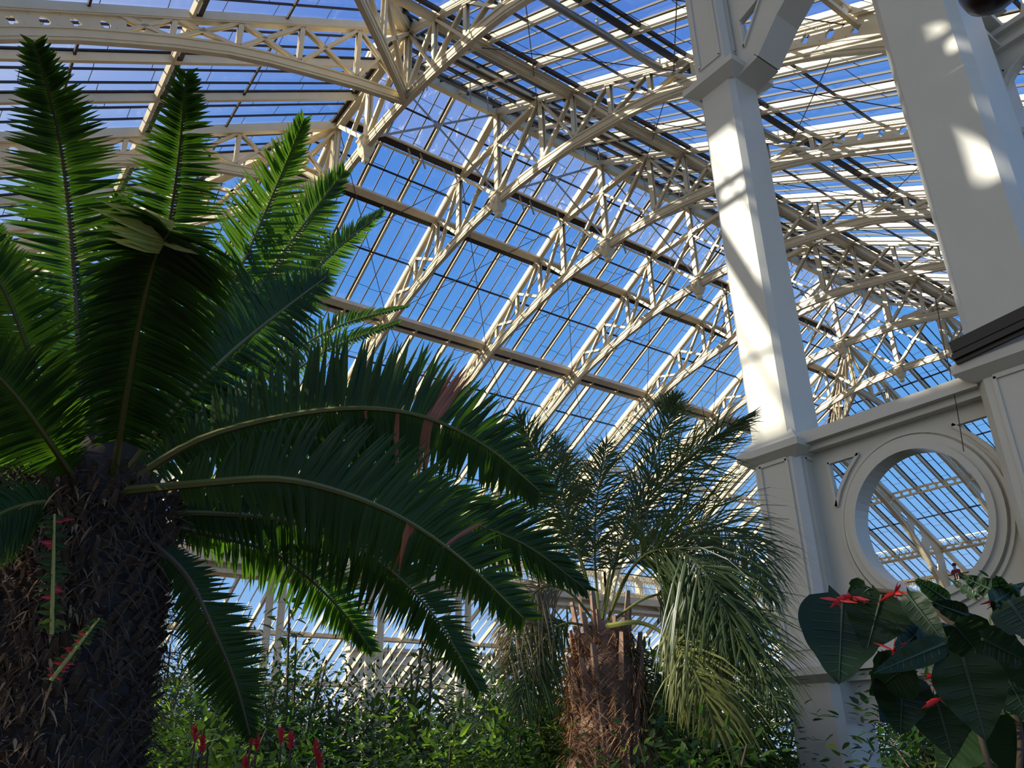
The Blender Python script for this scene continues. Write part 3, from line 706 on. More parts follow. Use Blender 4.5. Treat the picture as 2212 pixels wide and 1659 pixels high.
plate('web', [(w1+.05, cz_-1.3), (w1+.05, cz_+1.25), (cy_-1.2, cz_+1.25), (cy_-1.2, cz_-1.3)], [circle(cy_, cz_, .62, .66, 36), [(cy_+.50, cz_+.62), (cy_+.66, cz_+.50), (cy_+.66, cz_+.78)], [(cy_+.50, cz_-.62), (cy_+.66, cz_-.50), (cy_+.66, cz_-.78)]], .1, IRON2, lambda u, v, w_: (w_, u-(w1-1), v-8), sp)
m_ = MB()
pts = [(-.05, cy_-(w1-1)+.68*math.cos(a*math.pi/18), cz_-8+.72*math.sin(a*math.pi/18)) for a in range(37)]
m_.tube(pts, .045, 8); m_.build('ring_moulding', IRON2, sp)
for z_ in (1.2, .95, -1.2): m_ = MB(); m_.box((-.02, cy_-(w1-1), cz_-8+z_), (.24, 2.6, .08)); m_.build('ledge', IRON2, sp)
# dark round lamp in the top right corner
c = at(2136, -30, 6.2)
lt = empty('hanging_lamp', c); tag(lt, 'dark round lamp bowl cut by the top edge in the right corner', 'lamp')
m_ = MB(); m_.lathe([(.02, -.15), (.10, -.135), (.15, -.09), (.17, -.02), (.17, .04), (.1, .14), (.03, .2)], (0, 0, 0), 24); m_.build('bowl', mat('dark_bronze', (.03, .018, .015), .3, .3, 5), lt, True)
m_ = MB(); m_.tube([(0, 0, .2), (0, 0, 3.6)], .012, 6); m_.build('stem', BLACK, lt)
#PLANTS
def green(name, c, dark, tr=.3, tc=None, rough=.38, sc_=3): return mat(name, c, rough, col2=dark, scale=sc_, trans=tr, tcol=tc or (c[0]*1.6, c[1]*1.9, c[2]*.7), spec=.22)
FR_D = green('cycad_frond_dark', (.030, .062, .010), (.013, .034, .007), .20, (.10, .26, .01), .45)
FR_L = green('cycad_frond_green', (.046, .095, .014), (.020, .052, .010), .30, (.18, .40, .025), .42)
RACH = mat('cycad_rachis', (.16, .15, .035), .45, .3, 6)
RACHB = mat('brown_rachis', (.12, .075, .03), .6, .3, 6)
DEADL = mat('red_brown_leaflet', (.36, .105, .04), .55, .35, 9)
BARK = mat('cycad_bark', (.05, .030, .020), .9, .6, 14, bump=.7)
SCALE = mat('brown_leaf_base', (.12, .068, .036), .8, .6, 11, bump=.4)
WOOL = mat('tan_fibre', (.46, .25, .11), .9, .4, 15)
PALM = green('palm_leaflet', (.060, .085, .028), (.03, .05, .02), .22, (.2, .3, .05), .33, 2)
PALMY = green('palm_leaflet_yellow', (.20, .21, .06), (.08, .10, .03), .3, (.4, .42, .08), .4, 2)
BOOT = mat('palm_boot', (.33, .20, .13), .8, .35, 8, bump=.3)
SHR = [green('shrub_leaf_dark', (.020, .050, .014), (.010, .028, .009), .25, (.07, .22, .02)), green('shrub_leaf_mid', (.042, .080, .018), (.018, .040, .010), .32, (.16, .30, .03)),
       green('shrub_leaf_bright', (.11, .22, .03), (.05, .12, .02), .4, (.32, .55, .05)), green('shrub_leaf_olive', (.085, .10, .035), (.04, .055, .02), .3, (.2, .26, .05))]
TWIG = mat('twig', (.11, .075, .045), .85, .4, 9)
RED = mat('red_bract', (.62, .03, .03), .45, .3, 10, trans=.2, tcol=(.8, .05, .04))
BROAD = green('broad_dark_leaf', (.016, .038, .012), (.008, .020, .007), .12, (.05, .16, .03), .5, 2)
RIB = mat('leaf_midrib', (.028, .058, .024), .5, .2, 6)

def catm(pts, n):
    """smooth curve through points"""
    P_ = [pts[0]*2 - pts[1]] + list(pts) + [pts[-1]*2 - pts[-2]]; o = []
    k = len(pts)-1
    for i in range(n+1):
        u = k*i/n; j = min(int(u), k-1); t = u-j; a, b, c, d = P_[j:j+4]
        o.append(.5*((2*b) + (c-a)*t + (2*a-5*b+4*c-d)*t*t + (3*b-a-3*c+d)*t**3))
    return o
def blade(mb, b, dr, nv, L, wd, droop=0, seg=3, mi=0, curl=0, wpos=.3):
    """tapered leaflet; droop bends it to the ground, folded along its midrib"""
    dr = dr.normalized(); sd = dr.cross(nv)
    if sd.length < 1e-3: sd = dr.cross(Vector((.3, .2, 1)))
    sd.normalize(); up = sd.cross(dr).normalized(); p = b.copy(); vs = []; st = L/seg; k = len(mb.v)
    for i in range(seg+1):
        t = i/seg; w_ = wd*(math.sin(math.pi*min(1, .12 + t/ (wpos*2)))*.9 + .1 if t < wpos*.8 else max(0.0, 1 - ((t-wpos*.8)/(1-wpos*.8))**1.6))
        w_ = max(w_, .0008)
        vs += [p - sd*w_/2, p - up*w_*.13, p + sd*w_/2]
        dr = (dr + Vector((0, 0, -1))*droop/seg + up*curl/seg).normalized(); p = p + dr*st
    fs = []
    for i in range(seg):
        a = i*3; fs += [(a, a+1, a+4, a+3), (a+1, a+2, a+5, a+4)]
    mb.add(vs, fs, mi)
def frond(parent, pts, L1, L2, n=70, sweep=.45, wd=.020, droop=.5, tilt=.25, mats=None, rr=.011, start=.12, dead=(), seed=1, name='frond', droop2=None, tip=.25, face=None, jit=.06, basew=.35):
    """pts: 3D control points base to tip. L1/L2: leaflet length on the left/right of the direction of growth, seen from face"""
    rnd = random.Random(seed); c = catm([Vector(p) for p in pts], 48)
    mats = mats or [FR_D, RACH]; n = int(n*1.22); wd = wd*.84
    m_ = MB(); dl = []
    k = len(c)
    m_.tube([c[i] for i in range(0, k, 2)], [rr*(1 - .8*i/(k-1)) for i in range(0, k, 2)], 6, mi=1)
    for i in range(n):
        u = start + (1-start)*(i+.5)/n; x = u*(k-1); j = min(int(x), k-2); p = c[j].lerp(c[j+1], x-j); t = (c[j+1]-c[j]).normalized()
        v = (p if face is None else face).normalized() if face is None else face.normalized()
        s = v.cross(t)
        if s.length < .05: s = Vector((1, 0, 0)).cross(t)
        s.normalize(); nn = t.cross(s).normalized()          # toward the viewer side or away
        env = (basew + (1-basew)*min(1, (u-start)/.28)) * (1 if u < .62 else max(tip, 1 - (u-.62)/.38*(1-tip)))
        for sg, L in ((1, L1), (-1, L2)):
            if L <= 0: continue
            if rnd.random() < .015: continue
            sw = sweep + .55*max(0, u-.7)/.3 + rnd.gauss(0, jit)
            d_ = s*sg*math.cos(sw) + t*math.sin(sw) + nn*(tilt + rnd.gauss(0, jit))
            ll = L*env*rnd.uniform(.93, 1.04); dr_ = (droop if sg > 0 or droop2 is None else droop2)
            tgt = m_
            if any(a <= u <= b and sg in sides for a, b, sides in dead): dd = MB(); blade(dd, p, d_, nn, ll*1.0, wd*.9, dr_, 4); dl.append(dd); continue
            blade(m_, p, d_, nn, ll, wd*rnd.uniform(.85, 1.1), dr_, 4)
    o = m_.build(name, mats, parent)
    for dd in dl: q_ = dd.build('dead_leaflet', DEADL, o); q_['label'] = 'red-brown dry leaflet'
    return o
def pix(l, D0=None):
    return [at(*p) if len(p) == 3 else at(p[0], p[1], D0) for p in l]

# ---- the big cycad at left
cyb = at(190, 1150, 2.95); cx_, cy_ = cyb.x, cyb.y
cyc = empty('cycad', (cx_, cy_, GZ)); tag(cyc, 'giant cycad with thick scaly trunk and long dark arching fronds filling the left', 'cycad')
CT = at(205, 1060, 2.95); O = Vector((cx_, cy_, GZ))
def cf(pts, *a, **k):                       # frond on the cycad, points relative to its base
    return frond(cyc, [p - O for p in pix(pts)], *a, face=None, **k)
_fr = frond
def frond_c(pts, L1, L2, **k):
    P_ = pix(pts); m = sum(P_, Vector())/len(P_)
    return _fr(cyc, [p - O for p in P_], L1, L2, face=m, **k)
m_ = MB(); zt = CT.z - GZ; rad = .245
m_.lathe([(rad*1.25, 0), (rad*1.12, .25), (rad*1.02, 1.0), (rad, zt*.7), (rad*.97, zt-.12), (rad*.8, zt+.02), (rad*.5, zt+.12), (rad*.25, zt+.24)], (0, 0, 0), 28)
tr_ = m_.build('trunk', BARK, cyc, True)
m_ = MB(); rnd = random.Random(3); nrow = 84
for r_ in range(nrow):
    z_ = .05 + (zt-.02)*r_/nrow
    for j in range(44):
        a = 2*math.pi*(j + .5*(r_ % 2))/44 + rnd.gauss(0, .05); b = Vector((math.cos(a), math.sin(a), 0))*rad*(1.25-.25*min(1, z_/.8))
        b.z = z_ + rnd.gauss(0, .008)
        dr = Vector((math.cos(a), math.sin(a), rnd.uniform(.5, 1.4))).normalized(); L = rnd.uniform(.02, .065); w_ = rnd.uniform(.010, .017)
        sd = Vector((-math.sin(a), math.cos(a), 0)); e = b + dr*L; up = dr.cross(sd)
        m_.add([b - sd*w_, b + up*w_*.8, b + sd*w_, b - up*w_*.5, e - sd*w_*.5, e + up*w_*.3, e + sd*w_*.5, e - up*w_*.2], [(0, 1, 5, 4), (1, 2, 6, 5), (2, 3, 7, 6), (3, 0, 4, 7), (4, 5, 6, 7)])
g = m_.build('leaf_bases', SCALE, cyc); g['kind'] = 'stuff'
m_ = MB()
for i in range(6500):
    a = rnd.uniform(0, 6.283); z_ = rnd.uniform(.3, zt+.05); b = Vector((math.cos(a)*(rad+.03), math.sin(a)*(rad+.03), z_))
    d_ = Vector((math.cos(a)*.5, math.sin(a)*.5, rnd.uniform(-1, .5))) + Vector((rnd.gauss(0, .5), rnd.gauss(0, .5), 0))
    blade(m_, b, d_, Vector((math.cos(a), math.sin(a), 0)), rnd.uniform(.04, .10), rnd.uniform(.002, .006), .6, 2)
g = m_.build('trunk_fibres', SCALE, cyc); g['kind'] = 'stuff'
# fronds (pixel, pixel, distance) -> real positions round the crown
U = .20
frond_c([(190, 1040, 2.95), (172, 800, 3.0), (158, 560, 3.05), (128, 300, 3.0), (75, 95, 2.85)], .205, .20, n=98, sweep=.30, droop=.1, seed=11, mats=[FR_D, RACHB], tilt=-.15)
frond_c([(235, 1010, 3.0), (300, 780, 3.1), (352, 560, 3.15), (385, 350, 3.1), (402, 160, 3.0)], .19, .19, n=92, sweep=.22, droop=.1, seed=12, tilt=-.15, mats=[FR_D, RACHB])
frond_c([(270, 1010, 3.05), (390, 810, 3.2), (500, 620, 3.3), (590, 420, 3.35), (655, 262, 3.3)], .18, .20, n=74, sweep=.5, droop=.05, seed=13, mats=[FR_L, RACH], tilt=-.1)
frond_c([(290, 1015, 3.0), (430, 810, 3.15), (560, 620, 3.3), (660, 480, 3.4), (742, 372, 3.45)], .17, .20, n=74, sweep=.5, droop=.05, seed=14, mats=[FR_L, RACH], tilt=-.1)
frond_c([(300, 1020, 3.1), (460, 830, 3.3), (610, 660, 3.5), (720, 545, 3.6), (825, 458, 3.7)], .13, .15, n=70, sweep=.62, droop=.05, seed=15, mats=[FR_L, RACH])
frond_c([(280, 1010, 2.8), (380, 880, 2.75), (500, 760, 2.8), (610, 670, 2.9), (705, 598, 3.0)], .22, .23, n=78, sweep=.45, droop=.25, seed=16, tilt=.3)
frond_c([(290, 1020, 3.2), (420, 900, 3.5), (570, 800, 3.8), (730, 705, 4.0), (880, 662, 4.1)], .05, .16, n=66, sweep=.7, droop=.35, seed=17, tilt=.5, mats=[FR_L, RACH])
frond_c([(300, 1030, 3.1), (430, 940, 3.3), (570, 850, 3.5), (710, 755, 3.7), (860, 698, 3.8)], .06, .17, n=66, sweep=.6, droop=.5, seed=18, tilt=.5, mats=[FR_L, RACH])
# curled frond, arching toward the camera
frond_c([(245, 1030, 2.75), (272, 860, 2.5), (300, 700, 2.35), (335, 560, 2.25), (366, 500, 2.17)], .235, .17, n=84, sweep=-.2, droop=.6, droop2=.9, seed=19, tilt=.15, wd=.024, tip=.85, basew=.5)
YEL = mat('sunlit_yellow_leaflet', (.52, .50, .09), .45, .3, 5, trans=.4, tcol=(.5, .5, .08))  # sunlight on the curled frond put into the leaf colour
m_ = MB()
for j in range(17):
    u = j/16; a = at(345+33*u, 545-62*u, 2.2); b = at(250-48*u + 20*math.sin(j*2.1), 520-95*u + 8*math.sin(j*3.3), 2.12); blade(m_, a - O, b-a, -a, (b-a).length, .017, .05, 3)
for j in range(9):
    u = j/8; a = at(352+14*u, 525-28*u, 2.2); b = at(436-8*u, 546-22*u, 2.16); blade(m_, a - O, b-a, -a, (b-a).length, .017, .1, 3)
o = m_.build('sunlit_yellow_leaflets', YEL, cyc); o['label'] = 'curled frond leaflets with sunlight painted in yellow'; o['kind'] = 'stuff'
# left edge fronds
frond_c([(180, 1040, 2.9), (130, 930, 2.75), (70, 780, 2.6), (10, 630, 2.5), (-60, 520, 2.45)], .16, .20, n=60, sweep=.35, droop=.3, seed=21, mats=[FR_L, RACH])
frond_c([(170, 1050, 2.8), (110, 960, 2.55), (30, 850, 2.4), (-80, 740, 2.3)], .17, .17, n=54, sweep=.3, droop=.5, seed=22)
frond_c([(175, 1040, 3.1), (110, 900, 3.3), (60, 740, 3.4), (20, 600, 3.5), (-20, 480, 3.5)], .15, .17, n=60, sweep=.4, droop=.2, seed=23)
frond_c([(165, 1060, 2.9), (90, 990, 2.9), (0, 905, 2.85), (-120, 850, 2.8)], .15, .15, n=50, sweep=.4, droop=.35, seed=24, mats=[FR_L, RACH])
frond_c([(160, 1070, 2.95), (80, 1040, 3.0), (-20, 1010, 3.0), (-140, 1010, 3.0)], .14, .15, n=50, sweep=.35, droop=.3, seed=25, mats=[FR_L, RACH])
frond_c([(160, 1090, 2.8), (90, 1085, 2.7), (0, 1110, 2.6), (-110, 1190, 2.5)], .12, .16, n=50, sweep=.35, droop=.5, seed=26)
frond_c([(165, 1100, 3.1), (70, 1130, 3.3), (-20, 1190, 3.4), (-90, 1290, 3.4)], .14, .17, n=46, sweep=.35, droop=.4, seed=27)
# the two big arching fronds to the right
frond_c([(270, 1045, 2.8), (430, 950, 2.7), (610, 900, 2.65), (780, 882, 2.6), (920, 902, 2.6), (1050, 965, 2.65), (1165, 1060, 2.7)], .22, .245, n=88, sweep=.18, droop=.28, droop2=.25, seed=31, wd=.029, tilt=.2, rr=.014, tip=.35, start=.10,
        dead=[(.585, .60, (1,)), (.66, .69, (1,)), (.665, .695, (-1,)), (.50, .51, (1,))])
frond_c([(275, 1060, 2.7), (430, 1045, 2.5), (600, 1035, 2.4), (740, 1065, 2.35), (870, 1120, 2.35), (1000, 1210, 2.4), (1130, 1335, 2.5)], .18, .235, n=86, sweep=.22, droop=.22, droop2=.3, seed=32, wd=.026, tilt=.2, rr=.014, tip=.35,
        dead=[(.68, .70, (1,)), (.78, .79, (-1,))])
# dark silhouetted fronds lower right
frond_c([(300, 1110, 2.9), (470, 1110, 2.9), (640, 1130, 2.95), (800, 1200, 3.0), (930, 1320, 3.05), (1035, 1490, 3.1)], .20, .22, n=88, sweep=.35, droop=.12, droop2=.2, seed=33, wd=.02)
frond_c([(310, 1130, 3.0), (450, 1155, 3.1), (600, 1200, 3.2), (720, 1300, 3.3), (803, 1405, 3.35)], .16, .20, n=78, sweep=.4, droop=.15, seed=34, wd=.019, mats=[FR_L, RACH])
frond_c([(300, 1150, 2.8), (400, 1240, 2.75), (465, 1370, 2.75), (510, 1480, 2.8), (540, 1588, 2.85)], .14, .14, n=74, sweep=.45, droop=.0, seed=35, wd=.017, mats=[FR_D, RACHB])
frond_c([(330, 1075, 3.2), (600, 1040, 3.5), (850, 1050, 3.7), (1010, 1125, 3.8), (1140, 1180, 3.85), (1262, 1270, 3.9)], .27, .30, n=96, sweep=.55, droop=.1, droop2=.35, seed=36, wd=.024, start=.3, tilt=.15)
frond_c([(300, 1090, 3.1), (450, 1090, 3.3), (620, 1110, 3.5), (770, 1170, 3.6), (880, 1260, 3.7)], .2, .22, n=70, sweep=.35, droop=.2, seed=37, wd=.02)
frond_c([(290, 1030, 2.9), (450, 960, 3.0), (640, 960, 3.1), (800, 1010, 3.2), (900, 1080, 3.25)], .2, .2, n=66, sweep=.3, droop=.3, seed=38, start=.03, wd=.02, mats=[FR_L, RACH])
frond_c([(250, 1030, 3.1), (340, 900, 3.3), (430, 790, 3.4), (520, 690, 3.5), (580, 600, 3.55)], .2, .2, n=66, sweep=.4, droop=.1, seed=39, start=.03, wd=.02, mats=[FR_L, RACH])
frond_c([(210, 1030, 3.1), (200, 880, 3.3), (215, 720, 3.4), (240, 560, 3.5), (262, 430, 3.5)], .19, .19, n=66, sweep=.3, droop=.1, seed=40, start=.03, wd=.02)
for i, (x, y, x2, y2, D) in enumerate([(200, 1035, 190, 860, 3.15), (230, 1035, 262, 850, 3.2), (180, 1045, 120, 880, 3.2), (255, 1045, 330, 900, 3.2), (215, 1040, 225, 800, 3.3)]):
    frond_c([(x, y, D), ((x+x2)/2, (y+y2)/2, D+.1), (x2, y2, D+.15)], .15, .15, n=44, sweep=.4, droop=.2, seed=400+i, wd=.018, start=.02, mats=[FR_L, RACH])
# bromeliad-like climber and fibre on the sunlit left of the trunk
m_ = MB(); bpos = at(110, 1330, 2.72) - O
for i in range(3200):
    b = bpos + Vector((rnd.gauss(0, .055), rnd.gauss(0, .05), rnd.uniform(-.62, .36))); d_ = Vector((rnd.gauss(0, 1), rnd.gauss(0, 1), rnd.gauss(-.1, .8)))
    blade(m_, b, d_, Vector((0, 0, 1)), rnd.uniform(.03, .09), rnd.uniform(.004, .012), .8, 3)
g = m_.build('woolly_fibre', WOOL, cyc); g['kind'] = 'stuff'
for i, (x, y, x2, y2, D, grp) in enumerate([(112, 1370, 118, 1110, 2.52, 0), (110, 1470, 215, 1335, 2.45, 1)]):
    t = empty('climbing_fern', at(x, y, D)); tag(t, ['small red and green climbing fern shoot standing upright on the cycad trunk', 'small pale fern shoot leaning right across the cycad trunk'][i], 'fern')
    e = at(x2, y2, D) - at(x, y, D)
    m_ = MB(); m_.tube([Vector(), e*.5, e], [.006, .005, .003], 6); m_.build('stem', mat('yellow_stem', (.45, .36, .08), .5, .2, 6), t)
    rnd = random.Random(70+i); g_ = MB()
    for j in range(22):
        for s in (-1, 1):
            red = rnd.random() < .22; q_ = MB() if red else g_
            blade(q_, e*(j+.5)/22, Vector((s*rnd.uniform(.5, 1), rnd.gauss(0, .3), rnd.uniform(-.1, .6))), -at(x, y, 1), (.045 if i == 0 else .03)*rnd.uniform(.5, 1.1), (.014 if i == 0 else .01), .5, 3)
            if red: q_.build('red_leaflet', RED, t)
    g_.build('green_leaflets', SHR[1], t)
# ---- shaggy palm in the middle
PB = at(1296, 1500, 6.0); PB.z = GZ
plm = empty('palm', PB); tag(plm, 'shaggy feather palm with fibrous tan trunk and thin drooping leaflets, centre right', 'palm')
ptop = at(1300, 1345, 6.0) - PB; ax = at(1296, 1659, 6.0) - PB
m_ = MB(); m_.tube([Vector((0, 0, 0)), Vector((ax.x, ax.y, ptop.z-1.0)), Vector((ptop.x, ptop.y, ptop.z-.3)), ptop], [.27, .24, .2, .12], 18); m_.build('trunk', BOOT, plm, True)
rnd = random.Random(9)
m_ = MB()
for i in range(130):
    a = rnd.uniform(0, 6.283); z_ = rnd.uniform(-1.35, -.12)
    b = Vector((math.cos(a)*(.21 if z_ < -.35 else .15), math.sin(a)*(.21 if z_ < -.35 else .15), ptop.z + z_)) + Vector((ptop.x, ptop.y, 0)); L = rnd.uniform(.16, .34)
    e = b + Vector((math.cos(a)*.05, math.sin(a)*.05, L)); w_ = rnd.uniform(.018, .038)
    sd = Vector((-math.sin(a), math.cos(a), 0)); o_ = Vector((math.cos(a), math.sin(a), 0))
    m_.add([b - sd*w_, b + o_*.04, b + sd*w_, b - o_*.02, e - sd*w_*.55, e + o_*.02, e + sd*w_*.55, e - o_*.012], [(0, 1, 5, 4), (1, 2, 6, 5), (2, 3, 7, 6), (3, 0, 4, 7), (4, 5, 6, 7)])
m_.build('leaf_boots', BOOT, plm)['kind'] = 'stuff'
m_ = MB()
for i in range(5200):
    a = rnd.uniform(0, 6.283); z_ = rnd.uniform(-1.3, -.05); r_ = rnd.uniform(.2, .28)*(1 if z_ < -.3 else .75)
    b = Vector((math.cos(a)*r_, math.sin(a)*r_, ptop.z + z_)) + Vector((ptop.x, ptop.y, 0))
    blade(m_, b, Vector((-math.sin(a), math.cos(a), rnd.uniform(-.6, .6)))*rnd.choice((-1, 1)) + Vector((math.cos(a), math.sin(a), 0))*rnd.uniform(0, .7), Vector((0, 0, 1)), rnd.uniform(.08, .24), .006, .6, 3)
m_.build('trunk_fibre', WOOL, plm)['kind'] = 'stuff'
def pf(pts, L1, L2, **k):
    P_ = pix(pts); m = sum(P_, Vector())/len(P_); k.setdefault('mats', [PALM, PALMY]); k.setdefault('wd', .014); k.setdefault('jit', .30); k['n'] = int(k.get('n', 70)*1.25)
    return _fr(plm, [p - PB for p in P_], L1, L2, face=m, **k)
pf([(1292, 1350, 6.0), (1262, 1230, 6.0), (1215, 1100, 5.9), (1165, 1000, 5.8), (1120, 900, 5.7)], .42, .42, sweep=.5, droop=.25, seed=51, start=.3)
pf([(1300, 1340, 6.0), (1325, 1210, 6.1), (1390, 1090, 6.2), (1490, 985, 6.2), (1612, 900, 6.2)], .62, .55, sweep=.75, droop=-.15, droop2=1.2, seed=52, start=.2, n=84)
pf([(1312, 1340, 5.9), (1350, 1250, 5.7), (1400, 1195, 5.6), (1470, 1190, 5.5), (1540, 1260, 5.4), (1600, 1400, 5.4)], .85, 1.0, sweep=.5, droop=.9, droop2=1.6, seed=53, start=.3, wd=.020, n=90)
pf([(1312, 1352, 5.8), (1380, 1345, 5.6), (1440, 1375, 5.5), (1500, 1450, 5.4), (1550, 1580, 5.4)], .5, .9, sweep=.4, droop=1.5, seed=54, start=.45, wd=.02, mats=[PALMY, PALMY], rr=.02)
pf([(1295, 1345, 6.1), (1285, 1200, 6.3), (1290, 1080, 6.4), (1310, 960, 6.5)], .5, .5, sweep=.6, droop=.4, seed=55, start=.25)
pf([(1290, 1350, 6.0), (1230, 1280, 5.9), (1170, 1270, 5.8), (1120, 1330, 5.8), (1095, 1430, 5.8)], .45, .6, sweep=.5, droop=1.4, seed=56, start=.3, mats=[mat('dry_palm_leaflet', (.24, .18, .08), .6, .35, 4, trans=.2), PALMY])
pf([(1310, 1345, 6.0), (1370, 1220, 6.1), (1440, 1150, 6.2), (1530, 1130, 6.2), (1620, 1180, 6.1), (1660, 1280, 6.0)], .5, .75, sweep=.5, droop=.8, droop2=1.5, seed=57, start=.25, n=84)
pf([(1300, 1345, 6.1), (1340, 1180, 6.3), (1400, 1030, 6.5), (1440, 920, 6.6), (1455, 860, 6.6)], .4, .4, sweep=.75, droop=.2, seed=58, start=.3)
pf([(1300, 1350, 6.1), (1250, 1200, 6.3), (1215, 1060, 6.4), (1200, 950, 6.5)], .4, .4, sweep=.5, droop=.5, seed=59, start=.3)
pf([(1310, 1350, 5.9), (1400, 1290, 5.8), (1490, 1290, 5.6), (1590, 1370, 5.5), (1680, 1520, 5.4)], .5, .8, sweep=.45, droop=1.3, seed=60, start=.3, mats=[PALM, PALMY], wd=.018)
pf([(1285, 1355, 5.9), (1210, 1350, 5.8), (1150, 1420, 5.8), (1115, 1540, 5.8)], .4, .5, sweep=.45, droop=1.2, seed=61, start=.25)
pf([(1310, 1360, 6.1), (1360, 1400, 6.0), (1420, 1500, 5.9), (1450, 1640, 5.9)], .5, .5, sweep=.4, droop=1.4, seed=62, start=.35, n=50)

# ---- generic leafy plants
def leafy(name, base, h, r_, n, leaf, wd, mats, label, cat, seed=1, stems=6, droop=.5, shape='round', group=None, flat=.0):
    """stems fan out from the base and carry leaves; h height, r_ crown radius"""
    rnd = random.Random(seed); t = empty(name, base); sm = MB(); lm = MB(); tips = []
    for i in range(stems):
        a = rnd.uniform(0, 6.283); k = rnd.uniform(.35, 1)*r_; tp = Vector((math.cos(a)*k, math.sin(a)*k, h*rnd.uniform(.7, 1)))
        pts = catm([Vector((rnd.gauss(0, .05), rnd.gauss(0, .05), 0)), Vector((tp.x*.3, tp.y*.3, tp.z*.5)) + Vector((rnd.gauss(0, .05), rnd.gauss(0, .05), 0)), tp], 8)
        sm.tube(pts, [.02*h*.5*(1-.85*j/8) + .004 for j in range(9)], 5); tips.append(pts)
    n = int(n*2.0); per = n//stems
    for pts in tips:
        for j in range(per):
            u = 1 - rnd.random()**1.5*.75 if shape == 'round' else rnd.uniform(.12, 1); x = u*8; q = min(int(x), 7); p = pts[q].lerp(pts[q+1], x-q)
            off = Vector((rnd.gauss(0, 1), rnd.gauss(0, 1), rnd.gauss(0, .7)))
            sp = (r_*.26 if shape == 'round' else r_*.14)
            b = p + off*sp; d_ = off.normalized() + Vector((0, 0, rnd.uniform(-.3, .5)))
            blade(lm, b, d_, Vector((rnd.gauss(0, .4), rnd.gauss(0, .4), 1)), leaf*rnd.uniform(.6, 1.3), wd*rnd.uniform(.8, 1.4), droop, 3, mi=rnd.choice((0, 0, 0, 1)) if len(mats) > 1 else 0, wpos=.4)
    sm.build('stems', TWIG, t); g = lm.build('foliage', mats, t); g['kind'] = 'stuff'
    return tag(t, label, cat, group)
def gnd(px, D):
    p = at(px, 1500, D); p.z = GZ; return p
def hh(py, D):
    """height above the floor of a point D away that shows at row py in mid picture"""
    return at(1106, py, D).z - GZ
def shrub(px, D, top, r_, n, leaf, wd, mats, label, **k):
    return leafy(k.pop('name', 'shrub'), gnd(px, D), hh(top, D), r_, n, leaf, wd, mats, label, k.pop('cat', 'shrub'), **k)
D_, Mi, Br, Ol = SHR
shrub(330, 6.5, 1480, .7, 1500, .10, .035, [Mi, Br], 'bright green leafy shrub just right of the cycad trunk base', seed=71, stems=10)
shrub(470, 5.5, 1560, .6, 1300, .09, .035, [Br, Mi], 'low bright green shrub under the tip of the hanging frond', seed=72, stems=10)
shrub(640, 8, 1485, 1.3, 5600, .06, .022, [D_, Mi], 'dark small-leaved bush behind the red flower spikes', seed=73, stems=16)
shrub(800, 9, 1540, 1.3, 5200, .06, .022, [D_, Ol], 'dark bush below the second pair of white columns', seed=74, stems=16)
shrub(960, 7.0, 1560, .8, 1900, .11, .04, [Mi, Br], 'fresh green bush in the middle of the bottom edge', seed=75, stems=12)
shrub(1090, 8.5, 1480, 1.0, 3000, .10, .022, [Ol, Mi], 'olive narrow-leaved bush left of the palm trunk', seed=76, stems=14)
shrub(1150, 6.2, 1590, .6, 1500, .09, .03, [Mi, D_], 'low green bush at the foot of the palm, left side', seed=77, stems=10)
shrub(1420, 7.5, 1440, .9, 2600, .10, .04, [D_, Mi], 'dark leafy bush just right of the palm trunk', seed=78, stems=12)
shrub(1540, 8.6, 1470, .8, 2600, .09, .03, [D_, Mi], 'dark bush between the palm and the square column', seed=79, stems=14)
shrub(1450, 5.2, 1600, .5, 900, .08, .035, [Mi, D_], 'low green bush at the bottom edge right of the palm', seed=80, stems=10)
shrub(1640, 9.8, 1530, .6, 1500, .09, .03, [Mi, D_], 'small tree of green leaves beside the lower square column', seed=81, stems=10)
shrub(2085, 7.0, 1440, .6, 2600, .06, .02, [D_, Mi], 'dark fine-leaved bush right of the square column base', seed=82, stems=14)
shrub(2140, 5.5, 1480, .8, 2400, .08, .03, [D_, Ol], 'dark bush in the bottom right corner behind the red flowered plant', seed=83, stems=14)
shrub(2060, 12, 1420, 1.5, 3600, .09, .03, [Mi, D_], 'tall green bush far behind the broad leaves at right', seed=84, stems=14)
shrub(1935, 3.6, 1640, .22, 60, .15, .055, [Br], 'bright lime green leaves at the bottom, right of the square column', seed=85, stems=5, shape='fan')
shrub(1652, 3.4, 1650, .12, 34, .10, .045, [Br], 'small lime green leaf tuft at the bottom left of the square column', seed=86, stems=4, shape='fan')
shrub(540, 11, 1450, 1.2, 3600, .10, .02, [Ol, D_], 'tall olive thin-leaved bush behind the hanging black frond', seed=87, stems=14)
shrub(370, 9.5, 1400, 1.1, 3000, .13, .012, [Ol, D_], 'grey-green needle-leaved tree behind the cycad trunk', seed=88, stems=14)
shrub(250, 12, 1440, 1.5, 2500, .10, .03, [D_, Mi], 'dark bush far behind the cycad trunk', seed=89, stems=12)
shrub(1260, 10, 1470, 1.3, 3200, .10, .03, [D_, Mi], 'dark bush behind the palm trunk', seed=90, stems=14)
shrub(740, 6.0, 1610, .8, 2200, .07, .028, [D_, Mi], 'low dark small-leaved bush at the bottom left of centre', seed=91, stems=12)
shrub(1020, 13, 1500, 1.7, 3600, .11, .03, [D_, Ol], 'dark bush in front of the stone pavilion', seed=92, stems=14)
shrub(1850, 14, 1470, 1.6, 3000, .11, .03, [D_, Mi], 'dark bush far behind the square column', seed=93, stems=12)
shrub(20, 4.2, 1500, .5, 900, .10, .04, [D_, Br], 'dark leafy plant in the bottom left corner by the trunk', seed=94, stems=8)
